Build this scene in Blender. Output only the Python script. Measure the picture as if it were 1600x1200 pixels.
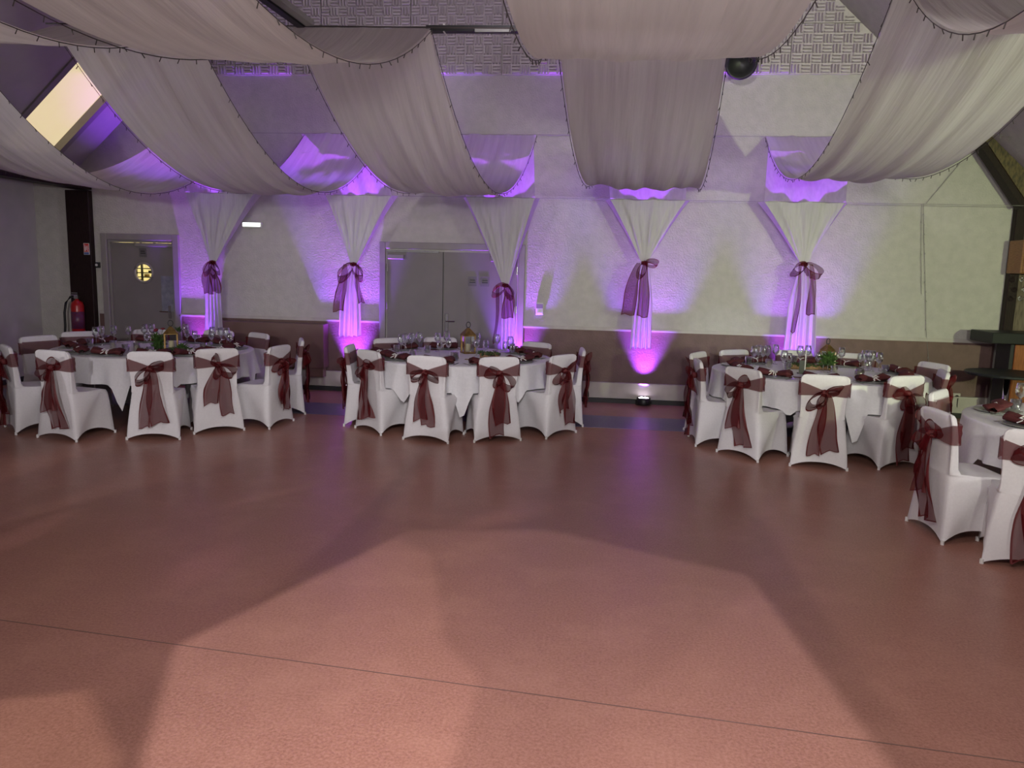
import bpy, math, random
from mathutils import Vector, Matrix
random.seed(7)
for o in list(bpy.data.objects): bpy.data.objects.remove(o, do_unlink=True)
S = bpy.context.scene; COL = S.collection
PI = math.pi
sin, cos, rad = math.sin, math.cos, math.radians

# ---------------------------------------------------------------- camera
F, PITCH, ROLL, YAW, CH, D = 1200.0, 0.147833, 0.02579, 0.109495, 1.7352, 10.337
def _cam():
    Rz = Matrix.Rotation(YAW, 3, 'Z')
    f = Vector((0, cos(PITCH), -sin(PITCH))); u = Vector((0, sin(PITCH), cos(PITCH))); x = Vector((1, 0, 0))
    f = Vector((0, cos(PITCH), sin(PITCH) * -1)); 
    x2 = x * cos(ROLL) + u * sin(ROLL); u2 = -x * sin(ROLL) + u * cos(ROLL)
    return Rz @ x2, Rz @ u2, Rz @ f
CX, CU, CF = _cam()
cam = bpy.data.cameras.new('camera'); camo = bpy.data.objects.new('camera', cam); COL.objects.link(camo)
cam.sensor_width = 36; cam.lens = F / 1600 * 36; cam.clip_start = .05; cam.clip_end = 200
camo.matrix_world = Matrix(((CX[0], CU[0], -CF[0], 0), (CX[1], CU[1], -CF[1], 0), (CX[2], CU[2], -CF[2], CH), (0, 0, 0, 1)))
S.camera = camo
def ray(px, py): return CF + CX * ((px - 800) / F) - CU * ((py - 600) / F)
def atz(px, py, z): d = ray(px, py); return Vector((0, 0, CH)) + d * ((z - CH) / d.z)
def aty(px, py, y=D): d = ray(px, py); return Vector((0, 0, CH)) + d * (y / d.y)

# ---------------------------------------------------------------- world, light, exposure
w = bpy.data.worlds.new('world'); S.world = w; w.use_nodes = True
w.node_tree.nodes['Background'].inputs[0].default_value = (.55, .5, .52, 1)
w.node_tree.nodes['Background'].inputs[1].default_value = .28
S.view_settings.view_transform = 'Standard'; S.view_settings.look = 'None'
S.view_settings.exposure = 0.25; S.view_settings.gamma = 1; S.view_settings.use_curve_mapping = False

def light(name, kind, loc, target, power, color, size=.1, angle=60, blend=.3, size_y=None):
    l = bpy.data.lights.new(name, kind); l.energy = power; l.color = color
    if kind == 'SPOT': l.spot_size = rad(angle); l.spot_blend = blend; l.shadow_soft_size = size
    elif kind == 'AREA':
        l.size = size
        if size_y: l.shape = 'RECTANGLE'; l.size_y = size_y
    else: l.shadow_soft_size = size
    o = bpy.data.objects.new(name, l); COL.objects.link(o); o.location = loc
    o.rotation_euler = (Vector(target) - Vector(loc)).to_track_quat('-Z', 'Y').to_euler()
    return o
# added fill lights without a visible source; also bar lamp, lamps over the fabric, stage spots
light('wash_fill', 'AREA', (0.5, -4.6, 1.6), (0.5, 9, 1.0), 30, (1, .94, .95), 5.0, size_y=1.0)  # added wide area fill behind the camera, lifts the whole room
for tx, pw_, cl in ((-6.2, 560, (1, .95, .97)), (-2.6, 500, (1, .96, .96)), (1.2, 520, (1, .98, .93)), (4.2, 640, (1, .99, .86))):
    light('front_fill', 'SPOT', (tx * .35, -1.2, 2.35), (tx, 10, 1.0), pw_, cl, .09, angle=30, blend=1)  # added front fills to brighten tables, chairs and wall
light('wash_lamp_bar', 'SPOT', (5.9, -1.0, 2.3), (3.3, 10.3, 2.4), 8500, (.86, 1, .52), .12, angle=42, blend=.8)
light('roof_lamp', 'SPOT', (0.6, 3.4, 5.6), (-0.3, 3.0, 0), 110, (1, .9, .88), .04, angle=95, blend=.25)
light('roof_lamp', 'SPOT', (-4.4, 2.6, 5.0), (-2.4, 3.8, 0), 120, (1, .9, .86), .04, angle=75, blend=.25)
light('stage_spot', 'SPOT', (-1.5, -1.0, 2.2), (-3.3, 10.3, 1.98), 400, (.75, .85, 1), .05, angle=5, blend=1)
light('stage_spot', 'SPOT', (2.5, -1.0, 2.4), (-.62, 10.3, 2.6), 400, (.55, .65, 1), .05, angle=5, blend=1)
light('stage_spot', 'SPOT', (2.0, -1.0, 2.4), (1.6, 10.3, .85), 600, (.8, .85, 1), .05, angle=6.5, blend=1)
light('bounce_fill', 'SPOT', (5.9, 3.4, 1.3), (.3, 7.6, 2.9), 300, (1, .98, .93), .25, angle=75, blend=1)  # added low fill standing in for bounce on the far drapes
light('bounce_fill', 'SPOT', (-7.4, 3.0, 1.3), (-2.4, 7.6, 2.9), 260, (1, .95, .97), .25, angle=75, blend=1)  # left twin of the added bounce fill
light('floor_fill_soft', 'SPOT', (0, .6, 2.8), (0, 4.6, 0), 330, (1, .92, .88), .5, angle=125, blend=.8)  # added soft fill to brighten the floor under the drapes
light('gable_fill', 'SPOT', (.3, 4.6, 3.9), (0, 10.3, 4.8), 230, (1, .9, .97), .1, angle=100, blend=.6)  # added bodiless fill to brighten the gable tiles
GOBO = []  # added unseen lamps with cut plates that shape the floor light: (place, plate distance, floor polygon, power, colour), built further down
GOBO.append(((0.3, 1.2, 3.3), [(-1.36, 1.9), (-1.85, 3.09), (-1.19, 4.80), (-.3, 5.0), (.94, 4.41), (1.2, 1.9)], 210, (.93, .95, 1)))
GOBO.append(((-.9, 1.1, 3.3), [(-1.3, 1.8), (-1.85, 3.09), (-1.25, 4.65), (-.95, 4.4), (-.75, 3.7), (-.67, 3.35), (-.44, 3.04), (-.45, 1.8)], 150, (1, .95, .92)))
GOBO.append(((1.6, 1.0, 3.3), [(-.15, 1.8), (.0, 2.6), (.94, 4.3), (1.15, 1.8)], 60, (1, .95, .88)))
GOBO.append(((-2.2, .9, 3.3), [(-2.7, 1.8), (-2.5, 2.5), (-2.0, 2.69), (-1.6, 2.3), (-1.6, 1.8)], 160, (1, .92, .76)))
light('stage_spot', 'SPOT', (-3.1, -2.5, 2.0), (-3.55, 4.3, 0), 500, (1, .85, .9), .03, angle=2.6, blend=1)
light('stage_spot', 'SPOT', (-2.2, -1.0, 2.3), (-2.2, 4.0, 0), 200, (1, .82, .95), .03, angle=4.2, blend=1)
light('stage_spot', 'SPOT', (-5.0, .6, 2.0), (-.62, 5.2, 0), 420, (1, .88, .92), .03, angle=3.0, blend=1)
for g_ in GOBO:
    L_ = g_[0]; c_ = [sum(p[i] for p in g_[1]) / len(g_[1]) for i in (0, 1)]
    ax_ = (Vector((c_[0], c_[1], 0)) - Vector(L_)).normalized()
    ha_ = max(ax_.angle(Vector((p[0], p[1], 0)) - Vector(L_)) for p in g_[1]) + rad(3)
    light('floor_pool_fill', 'SPOT', L_, (c_[0], c_[1], 0), g_[2], g_[3], .004, angle=math.degrees(2 * ha_), blend=.1)  # added spot behind each cut plate, makes the floor pools

# ---------------------------------------------------------------- materials
def nt(name):
    m = bpy.data.materials.new(name); m.use_nodes = True
    n = m.node_tree; n.nodes.clear(); out = n.nodes.new('ShaderNodeOutputMaterial'); return m, n, out
def N(n, t, **kw):
    x = n.nodes.new(t)
    for k, v in kw.items():
        if k.startswith('i_'): x.inputs[k[2:].replace('_', ' ')].default_value = v
        else: setattr(x, k, v)
    return x
def mat(name, color, rough=.6, color2=None, scale=20, bump=0, bscale=None, metal=0, spec=.5, emit=0, detail=4, stretch=None, mixw=(.35, .65)):
    m, n, out = nt(name)
    p = N(n, 'ShaderNodeBsdfPrincipled'); n.links.new(p.outputs[0], out.inputs[0])
    p.inputs['Base Color'].default_value = (*color, 1); p.inputs['Roughness'].default_value = rough
    p.inputs['Metallic'].default_value = metal; p.inputs['Specular IOR Level'].default_value = spec
    tc = N(n, 'ShaderNodeTexCoord'); mp = N(n, 'ShaderNodeMapping'); n.links.new(tc.outputs['Object'], mp.inputs[0])
    if stretch: mp.inputs['Scale'].default_value = stretch
    if color2 is None: color2 = tuple(c * .9 for c in color)
    nz = N(n, 'ShaderNodeTexNoise', i_Scale=scale, i_Detail=detail); n.links.new(mp.outputs[0], nz.inputs['Vector'])
    cr = N(n, 'ShaderNodeValToRGB'); cr.color_ramp.elements[0].position = mixw[0]; cr.color_ramp.elements[1].position = mixw[1]
    cr.color_ramp.elements[0].color = (*color2, 1); cr.color_ramp.elements[1].color = (*color, 1)
    n.links.new(nz.outputs[0], cr.inputs[0]); n.links.new(cr.outputs[0], p.inputs['Base Color'])
    if bump:
        b = N(n, 'ShaderNodeBump', i_Strength=bump, i_Distance=.01)
        nb = N(n, 'ShaderNodeTexNoise', i_Scale=bscale or scale, i_Detail=5.0); n.links.new(mp.outputs[0], nb.inputs['Vector'])
        n.links.new(nb.outputs[0], b.inputs['Height']); n.links.new(b.outputs[0], p.inputs['Normal'])
    if emit: p.inputs['Emission Color'].default_value = (*color, 1); p.inputs['Emission Strength'].default_value = emit
    return m
def sheer(name, color, through=.3, trans=.5, scale=30, rough=1, bump=.3, stretch=(8, 8, 1)):
    m, n, out = nt(name)
    tc = N(n, 'ShaderNodeTexCoord'); mp = N(n, 'ShaderNodeMapping'); mp.inputs['Scale'].default_value = stretch
    n.links.new(tc.outputs['Object'], mp.inputs[0])
    nz = N(n, 'ShaderNodeTexNoise', i_Scale=scale, i_Detail=3.0); n.links.new(mp.outputs[0], nz.inputs['Vector'])
    b = N(n, 'ShaderNodeBump', i_Strength=bump, i_Distance=.012); n.links.new(nz.outputs[0], b.inputs['Height'])
    cr = N(n, 'ShaderNodeValToRGB'); cr.color_ramp.elements[0].position = .3; cr.color_ramp.elements[1].position = .7
    cr.color_ramp.elements[0].color = (*[c * .88 for c in color], 1); cr.color_ramp.elements[1].color = (*color, 1)
    n.links.new(nz.outputs[0], cr.inputs[0])
    d = N(n, 'ShaderNodeBsdfDiffuse'); t = N(n, 'ShaderNodeBsdfTranslucent'); tr = N(n, 'ShaderNodeBsdfTransparent')
    for x in (d, t): n.links.new(cr.outputs[0], x.inputs[0]); n.links.new(b.outputs[0], x.inputs['Normal'])
    a = N(n, 'ShaderNodeMixShader'); a.inputs[0].default_value = trans; n.links.new(d.outputs[0], a.inputs[1]); n.links.new(t.outputs[0], a.inputs[2])
    c = N(n, 'ShaderNodeMixShader'); c.inputs[0].default_value = through; n.links.new(a.outputs[0], c.inputs[1]); n.links.new(tr.outputs[0], c.inputs[2])
    n.links.new(c.outputs[0], out.inputs[0]); return m
def glassy(name, tint=(.95, .97, .97), edge=.25):
    m, n, out = nt(name)
    tr = N(n, 'ShaderNodeBsdfTransparent'); tr.inputs[0].default_value = (*tint, 1)
    g = N(n, 'ShaderNodeBsdfGlossy'); g.inputs[0].default_value = (1, 1, 1, 1); g.inputs[1].default_value = .06
    lw = N(n, 'ShaderNodeLayerWeight'); lw.inputs[0].default_value = edge; g.inputs[1].default_value = .12
    mx = N(n, 'ShaderNodeMixShader'); n.links.new(lw.outputs['Facing'], mx.inputs[0])
    n.links.new(tr.outputs[0], mx.inputs[1]); n.links.new(g.outputs[0], mx.inputs[2]); n.links.new(mx.outputs[0], out.inputs[0]); return m

def floor_mat():
    m, n, out = nt('linoleum')
    p = N(n, 'ShaderNodeBsdfPrincipled'); n.links.new(p.outputs[0], out.inputs[0]); p.inputs['Roughness'].default_value = .3; p.inputs['Specular IOR Level'].default_value = .22
    tc = N(n, 'ShaderNodeTexCoord')
    a = N(n, 'ShaderNodeTexNoise', i_Scale=75.0, i_Detail=6.0, i_Roughness=.7); n.links.new(tc.outputs['Object'], a.inputs['Vector'])
    c = N(n, 'ShaderNodeValToRGB'); e = c.color_ramp.elements; e[0].position = .33; e[1].position = .68
    e[0].color = (.235, .104, .077, 1); e[1].color = (.385, .20, .157, 1); x = e.new(.5); x.color = (.315, .148, .114, 1)
    n.links.new(a.outputs[0], c.inputs[0])
    s = N(n, 'ShaderNodeTexNoise', i_Scale=2.2, i_Detail=8.0, i_Roughness=.75); n.links.new(tc.outputs['Object'], s.inputs['Vector'])
    sc = N(n, 'ShaderNodeValToRGB'); sc.color_ramp.elements[0].position = .48; sc.color_ramp.elements[1].position = .72
    n.links.new(s.outputs[0], sc.inputs[0])
    mx = N(n, 'ShaderNodeMixRGB', blend_type='MIX'); n.links.new(sc.outputs[0], mx.inputs[0])
    mx.inputs[2].default_value = (.46, .24, .18, 1)
    mm = N(n, 'ShaderNodeMath', operation='MULTIPLY'); mm.inputs[1].default_value = .4; n.links.new(sc.outputs[0], mm.inputs[0]); n.links.new(mm.outputs[0], mx.inputs[0])
    n.links.new(c.outputs[0], mx.inputs[1]); n.links.new(mx.outputs[0], p.inputs['Base Color'])
    # scratches in the gloss
    mp = N(n, 'ShaderNodeMapping'); mp.inputs['Scale'].default_value = (3, 26, 1); mp.inputs['Rotation'].default_value = (0, 0, .5); n.links.new(tc.outputs['Object'], mp.inputs[0])
    q = N(n, 'ShaderNodeTexNoise', i_Scale=3.0, i_Detail=5.0); n.links.new(mp.outputs[0], q.inputs['Vector'])
    r = N(n, 'ShaderNodeMapRange'); r.inputs['To Min'].default_value = .24; r.inputs['To Max'].default_value = .42; n.links.new(q.outputs[0], r.inputs[0]); n.links.new(r.outputs[0], p.inputs['Roughness'])
    return m
M = {}
M['floor'] = floor_mat()
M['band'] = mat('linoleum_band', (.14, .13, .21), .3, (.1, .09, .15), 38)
M['wall'] = mat('textured_plaster', (.50, .485, .445), .85, (.45, .438, .40), 9, bump=.75, bscale=55)
M['wallsmooth'] = mat('painted_plaster', (.47, .445, .44), .8, (.43, .41, .405), 4, bump=.1, bscale=60)
M['wains'] = mat('wainscot_paint', (.15, .085, .078), .55, (.125, .07, .065), 8, bump=.5, bscale=60)
M['cream'] = mat('cream_paint', (.46, .43, .40), .5, (.4, .37, .34), 6)
M['doorg'] = mat('grey_door_paint', (.20, .185, .175), .5, (.18, .165, .16), 3)
M['frameg'] = mat('grey_frame_paint', (.27, .25, .245), .45, (.24, .22, .215), 5)
M['darkwood'] = mat('dark_stained_wood', (.022, .010, .010), .5, (.012, .006, .006), 12, stretch=(8, 8, 1), bump=.3, spec=.2)
M['brownbox'] = mat('brown_enamel', (.15, .085, .075), .45, (.135, .075, .067), 3)
M['black'] = mat('black_metal', (.012, .012, .014), .45)
M['blackp'] = mat('black_plastic', (.02, .02, .022), .6)
M['tile'] = mat('acoustic_foam', (.60, .55, .58), .9, (.54, .49, .52), 30)
M['drape'] = sheer('white_draping_fabric', (.72, .69, .68), .03, .38, 22, bump=.9, stretch=(1, .05, .05))
M['curtain'] = sheer('white_voile', (.74, .72, .72), .12, .45, 30, bump=.6, stretch=(1, 1, .05))
M['glowveil'] = sheer('backlit_voile', (.78, .74, .78), .0, .80, 30, bump=.3, stretch=(1, 1, .08))
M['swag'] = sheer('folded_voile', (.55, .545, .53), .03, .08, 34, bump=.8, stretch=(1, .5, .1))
M['cover'] = mat('white_spandex', (.67, .655, .67), .75, (.64, .62, .64), 60, bump=.1, bscale=200)
M['cloth'] = mat('white_tablecloth', (.70, .69, .71), .8, (.66, .65, .67), 40, bump=.15, bscale=90)
M['organza'] = sheer('burgundy_organza', (.15, .013, .017), .36, .4, 60, bump=.2, stretch=(1, 1, 1))
M['organza_hem'] = mat('organza_hem', (.10, .008, .010), .6)
M['knot'] = mat('organza_knot', (.13, .012, .014), .7, (.07, .006, .008), 60, bump=.6)
M['napkin'] = mat('burgundy_napkin', (.07, .008, .010), .8, (.07, .008, .010), 30, bump=.4)
M['ribbon'] = mat('white_ribbon', (.75, .72, .70), .5)
M['charger'] = mat('charger_grey', (.32, .33, .32), .3, metal=.3)
M['steel'] = mat('stainless_steel', (.6, .6, .6), .2, metal=1)
M['chrome'] = mat('chrome', (.75, .75, .78), .08, metal=1)
M['brass'] = mat('aged_brass', (.32, .21, .07), .4, (.17, .10, .03), 20, metal=.7, bump=.3)
M['glass'] = glassy('clear_glass', edge=.68)
M['wax'] = mat('cream_wax', (.72, .62, .40), .5)
M['leaf'] = mat('leaf_green', (.07, .14, .03), .6, (.03, .07, .015), 25)
M['moss'] = mat('moss', (.06, .09, .025), .95, (.025, .04, .012), 40)
M['bark'] = mat('log_slice', (.34, .2, .1), .8, (.16, .09, .05), 40)
M['flower'] = mat('burgundy_flower', (.16, .01, .02), .7)
M['red'] = mat('extinguisher_red', (.38, .01, .012), .3, (.34, .01, .012), 4)
M['signred'] = mat('sign_red', (.6, .03, .03), .5)
M['signblue'] = mat('sign_blue', (.10, .14, .34), .5)
M['label'] = mat('printed_label', (.13, .02, .05), .4, (.09, .03, .09), 40)
M['white'] = mat('white_plastic', (.7, .69, .68), .4)
M['grey'] = mat('grey_plastic', (.2, .2, .19), .5)
M['signgrey'] = mat('grey_sign', (.13, .12, .12), .4)
M['notice'] = mat('pale_notice_sheet', (.24, .25, .30), .4, (.17, .18, .22), 14)
M['orange'] = mat('orange_wood', (.34, .11, .03), .4, (.2, .06, .015), 10, stretch=(14, 14, 1), bump=.1)
M['oak'] = mat('carved_oak', (.30, .14, .05), .45, (.2, .09, .03), 14, stretch=(1, 1, 10))
M['plank'] = mat('weathered_plank', (.20, .16, .11), .8, (.09, .07, .05), 7, stretch=(10, 10, 1), bump=.6)
M['counter'] = mat('black_counter', (.02, .022, .022), .45, spec=.25)
M['beam'] = mat('brace_wood_lit', (.12, .085, .03), .6, (.04, .028, .012), 9, stretch=(5, 5, 2), bump=.4)  # lighter olive wood carries the lit look of the brace front
M['wire'] = mat('dark_wire', (.06, .05, .05), .6)
M['pale_wire'] = mat('pale_wire', (.26, .25, .24), .6)
M['sky'] = mat('lit_blind', (.62, .51, .30), .8, (.57, .47, .27), 3, emit=.95)
M['exitlit'] = mat('lit_exit_diffuser', (.9, 1, .88), .4, emit=2.2)
M['led'] = mat('led_lens', (.95, .8, 1), .3, emit=14)
M['warmwall'] = mat('kitchen_wall', (.85, .8, .6), .7)
M['window_glass'] = glassy('window_glass', edge=.1)

# ---------------------------------------------------------------- mesh helpers
class MB:
    def __init__(s): s.v = []; s.f = []; s.mi = []; s.m = 0
    def add(s, vs, fs):
        b = len(s.v); s.v += [tuple(x) for x in vs]; s.f += [tuple(i + b for i in f) for f in fs]; s.mi += [s.m] * len(fs); return s
    def box(s, x0, x1, y0, y1, z0, z1, bev=0):
        if bev:
            b = bev; vs = []
            for z, k in ((z0, b), (z0 + b, 0), (z1 - b, 0), (z1, b)):
                vs += [(x0 + k + b * 0, y0 + b, z), (x0 + b, y0 + k, z), (x1 - b, y0 + k, z), (x1 - k, y0 + b, z), (x1 - k, y1 - b, z), (x1 - b, y1 - k, z), (x0 + b, y1 - k, z), (x0 + k, y1 - b, z)]
            fs = [tuple(range(7, -1, -1)), tuple(range(24, 32))]
            for r in range(3):
                for i in range(8): fs.append((r * 8 + i, r * 8 + (i + 1) % 8, r * 8 + 8 + (i + 1) % 8, r * 8 + 8 + i))
            return s.add(vs, fs)
        vs = [(x0, y0, z0), (x1, y0, z0), (x1, y1, z0), (x0, y1, z0), (x0, y0, z1), (x1, y0, z1), (x1, y1, z1), (x0, y1, z1)]
        return s.add(vs, [(0, 3, 2, 1), (4, 5, 6, 7), (0, 1, 5, 4), (1, 2, 6, 5), (2, 3, 7, 6), (3, 0, 4, 7)])
    def prism(s, a, b, wv, hv):
        a, b, wv, hv = map(Vector, (a, b, wv, hv)); vs = []
        for p in (a, b): vs += [p - wv - hv, p + wv - hv, p + wv + hv, p - wv + hv]
        return s.add(vs, [(0, 3, 2, 1), (4, 5, 6, 7), (0, 1, 5, 4), (1, 2, 6, 5), (2, 3, 7, 6), (3, 0, 4, 7)])
    def tube(s, pts, r, k=6, closed=False):
        pts = [Vector(p) for p in pts]; n = len(pts); vs = []; fs = []
        for i, p in enumerate(pts):
            if closed: t = pts[(i + 1) % n] - pts[i - 1]
            else: t = pts[min(i + 1, n - 1)] - pts[max(i - 1, 0)]
            t.normalize(); up = Vector((0, 0, 1)) if abs(t.z) < .9 else Vector((1, 0, 0))
            a = t.cross(up).normalized(); b = t.cross(a); rr = r[i] if isinstance(r, (list, tuple)) else r
            vs += [p + (a * cos(2 * PI * j / k) + b * sin(2 * PI * j / k)) * rr for j in range(k)]
        for i in range(n if closed else n - 1):
            for j in range(k): a0 = i * k; b0 = ((i + 1) % n) * k; fs.append((a0 + j, b0 + j, b0 + (j + 1) % k, a0 + (j + 1) % k))
        if not closed: fs += [tuple(range(k)), tuple(range((n - 1) * k, n * k))[::-1]]
        return s.add(vs, fs)
    def lathe(s, prof, k=16, c=(0, 0, 0), sx=1, sy=1):
        vs = []; fs = []
        for r, z in prof: vs += [(c[0] + r * sx * cos(2 * PI * j / k), c[1] + r * sy * sin(2 * PI * j / k), c[2] + z) for j in range(k)]
        for i in range(len(prof) - 1):
            for j in range(k): fs.append((i * k + j, i * k + (j + 1) % k, (i + 1) * k + (j + 1) % k, (i + 1) * k + j))
        if prof[0][0] > 1e-5: fs.append(tuple(range(k))[::-1])
        if prof[-1][0] > 1e-5: fs.append(tuple(range((len(prof) - 1) * k, len(prof) * k)))
        return s.add(vs, fs)
    def grid(s, fn, nu, nv, closed=False, hem=False):
        b = len(s.v); m = nu if closed else nu + 1
        for j in range(nv + 1):
            vj = j / nv if not hem else (j / (nv - 1) * .985 if j < nv else 1)
            for i in range(m): s.v.append(tuple(fn(i / nu, vj)))
        for j in range(nv):
            for i in range(nu):
                s.f.append((b + j * m + i, b + j * m + (i + 1) % m, b + (j + 1) * m + (i + 1) % m, b + (j + 1) * m + i))
                s.mi.append(1 if hem and (i in (0, nu - 1) or j == nv - 1) else s.m)
        return s
    def build(s, name, m, parent=None, smooth=False):
        me = bpy.data.meshes.new(name); me.from_pydata(s.v, [], s.f); me.validate(clean_customdata=False)
        for x in (m if isinstance(m, (list, tuple)) else [m]): me.materials.append(M[x])
        if len(me.polygons) == len(s.mi): me.polygons.foreach_set('material_index', s.mi)
        if smooth: me.polygons.foreach_set('use_smooth', [True] * len(me.polygons))
        me.update(); o = bpy.data.objects.new(name, me); COL.objects.link(o)
        if parent: o.parent = parent
        return o
def tag(o, label, cat, group=None, kind=None):
    o['label'] = label; o['category'] = cat
    if group: o['group'] = group
    if kind: o['kind'] = kind
    return o
def struct(o): o['kind'] = 'structure'; return o
def empty(name, loc=(0, 0, 0), rz=0, parent=None):
    o = bpy.data.objects.new(name, None); COL.objects.link(o); o.location = loc; o.rotation_euler = (0, 0, rz); o.empty_display_size = .1
    if parent: o.parent = parent
    return o
def copy_tree(o, parent=None):
    c = o.copy(); COL.objects.link(c); c.parent = parent
    for ch in list(o.children): copy_tree(ch, c)
    return c

# ================================================================ STRUCTURE
XL, XR = -8.03, 6.6
K = .914
def zl(x): return 2.36 + K * (x - XL) if x > -7.5 else 2.845
def zr(x): return 4.642 - K * (x - 3.237)
xc = (4.642 + K * 3.237 - 2.36 - K * 8.03) / (2 * K)
zc = zl(xc)
fl = struct(MB().box(XL - .2, XR + .2, -5, D + .2, -.1, 0).build('floor', 'floor'))
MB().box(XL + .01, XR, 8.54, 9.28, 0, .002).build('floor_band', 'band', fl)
a, b = atz(282, 1008, 0), atz(870, 1090, 0)
d = (b - a); MB().prism(a - d * .6 + Vector((0, 0, .0005)), b + d * 1.2 + Vector((0, 0, .0005)), (.0, .0025, 0), (0, 0, .0008)).build('floor_seam', 'brownbox', fl)
# back wall with opening for door 1
D1X0, D1X1, D1Z = -6.95, -5.965, 2.01
def wallpoly(xs, zs_top, z0, y0, y1, mb):
    n = len(xs); vs = [(xs[0], y0, z0), (xs[-1], y0, z0)] + [(x, y0, z) for x, z in zip(xs[::-1], zs_top[::-1])]
    m = len(vs); vs += [(x, y1, z) for x, y, z in vs]
    fs = [tuple(range(m)), tuple(range(2 * m - 1, m - 1, -1))] + [(i, i + m, (i + 1) % m + m, (i + 1) % m) for i in range(m)]
    mb.add(vs, fs)
wb = MB()
wallpoly([XL - .2, -7.5, D1X0], [2.845, 2.845, zl(D1X0)], 0, D, D + .25, wb)
wallpoly([D1X0, D1X1], [zl(D1X0), zl(D1X1)], D1Z, D, D + .25, wb)
wallpoly([D1X1, xc, XR + .2], [zl(D1X1), zc, zr(5.0) - K * 1.8], 0, D, D + .25, wb)
wall = struct(wb.build('wall_back', 'wall'))
wl = struct(MB().box(XL - .25, XL, -5, D, 0, 2.845).build('wall_left', 'wallsmooth'))
wr = struct(MB().box(XR, XR + .2, -5, D, 0, 2.2).build('wall_right', 'wallsmooth'))
# roof slopes; left one with skylight opening
def onl(px, py):
    d = ray(px, py); t = (2.36 + K * (-XL) - CH) / (d.z - K * d.x); return Vector((0, 0, CH)) + d * t
sk = [onl(103, 96), onl(160, 165), onl(100, 235), onl(40, 180)]
sx0, sx1 = -7.42, -5.95
sy0, sy1 = (sk[0].y + sk[3].y) / 2, (sk[1].y + sk[2].y) / 2
TH = .2
def slab(mb, x0, x1, y0, y1, zf):
    vs = [(x, y, zf(x) + t) for t in (0, TH) for x, y in ((x0, y0), (x1, y0), (x1, y1), (x0, y1))]
    mb.add(vs, [(0, 3, 2, 1), (4, 5, 6, 7), (0, 1, 5, 4), (1, 2, 6, 5), (2, 3, 7, 6), (3, 0, 4, 7)])
rf = MB()
rf.box(XL, -7.5, -5, D, 2.845, 3.05); slab(rf, -7.499, sx0, -5, D, zl); slab(rf, sx1, xc, -5, D, zl); slab(rf, sx0, sx1, -5, sy0, zl); slab(rf, sx0, sx1, sy1, D, zl)
ceil = struct(rf.build('ceiling', 'wallsmooth'))
rr = MB(); slab(rr, xc, XR, -5, D, zr); struct(rr.build('ceiling_right', 'wall'))
# skylight
win = empty('window_1', ((sx0 + sx1) / 2, (sy0 + sy1) / 2, zl((sx0 + sx1) / 2))); win['kind'] = 'structure'
def sf(mb, x0, x1, y0, y1, t0, t1):
    o = win.location
    vs = [(x - o.x, y - o.y, zl(x) + t - o.z) for t in (t0, t1) for x, y in ((x0, y0), (x1, y0), (x1, y1), (x0, y1))]
    return mb.add(vs, [(0, 3, 2, 1), (4, 5, 6, 7), (0, 1, 5, 4), (1, 2, 6, 5), (2, 3, 7, 6), (3, 0, 4, 7)])
mb = MB(); fw = .07
sf(mb, sx0 - .02, sx0 + fw, sy0 - .02, sy1 + .02, -.03, .16); sf(mb, sx1 - fw, sx1 + .02, sy0 - .02, sy1 + .02, -.03, .16)
sf(mb, sx0 + fw, sx1 - fw, sy0 - .02, sy0 + fw, -.03, .16); sf(mb, sx0 + fw, sx1 - fw, sy1 - fw, sy1 + .02, -.03, .16)
mb.build('window_frame', 'frameg', win)
sf(MB(), sx0 + fw, sx1 - fw, sy0 + fw, sy1 - fw, .10, .105).build('blind', 'sky', win)
sf(MB(), sx0 + fw, sx1 - fw, sy0 + fw, sy1 - fw, .13, .136).build('pane', 'window_glass', win)
# wainscot, rail, skirting (both sides of the doors)
segs = [(-7.12, -7.03), (-5.9, -2.99), (-1.02, 5.0)]
ws = MB(); rl = MB(); sk_ = MB(); hb = MB()
for x0, x1 in segs:
    ws.box(x0, x1, D - .012, D - .001, .01, .97); rl.box(x0, x1, D - .035, D - .001, .962, .985); rl.box(x0, x1, D - .022, D - .001, .985, 1.008)
for x0, x1 in segs[1:]:
    hb.box(x0, x1, D - .06, D - .013, .06, .255); hb.box(x0, x1, D - .075, D - .013, .255, .272); sk_.box(x0, x1, D - .09, D - .013, .0, .055)
struct(ws.build('trim_1', 'wains')); struct(rl.build('trim_2', 'cream'))
hbo = struct(hb.build('baseboard_back', 'cream')); sk_.build('base_strip', 'blackp', hbo)
struct(MB().box(XL, XL + .015, -5, D, 0, .07).build('baseboard_left', 'blackp'))
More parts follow.
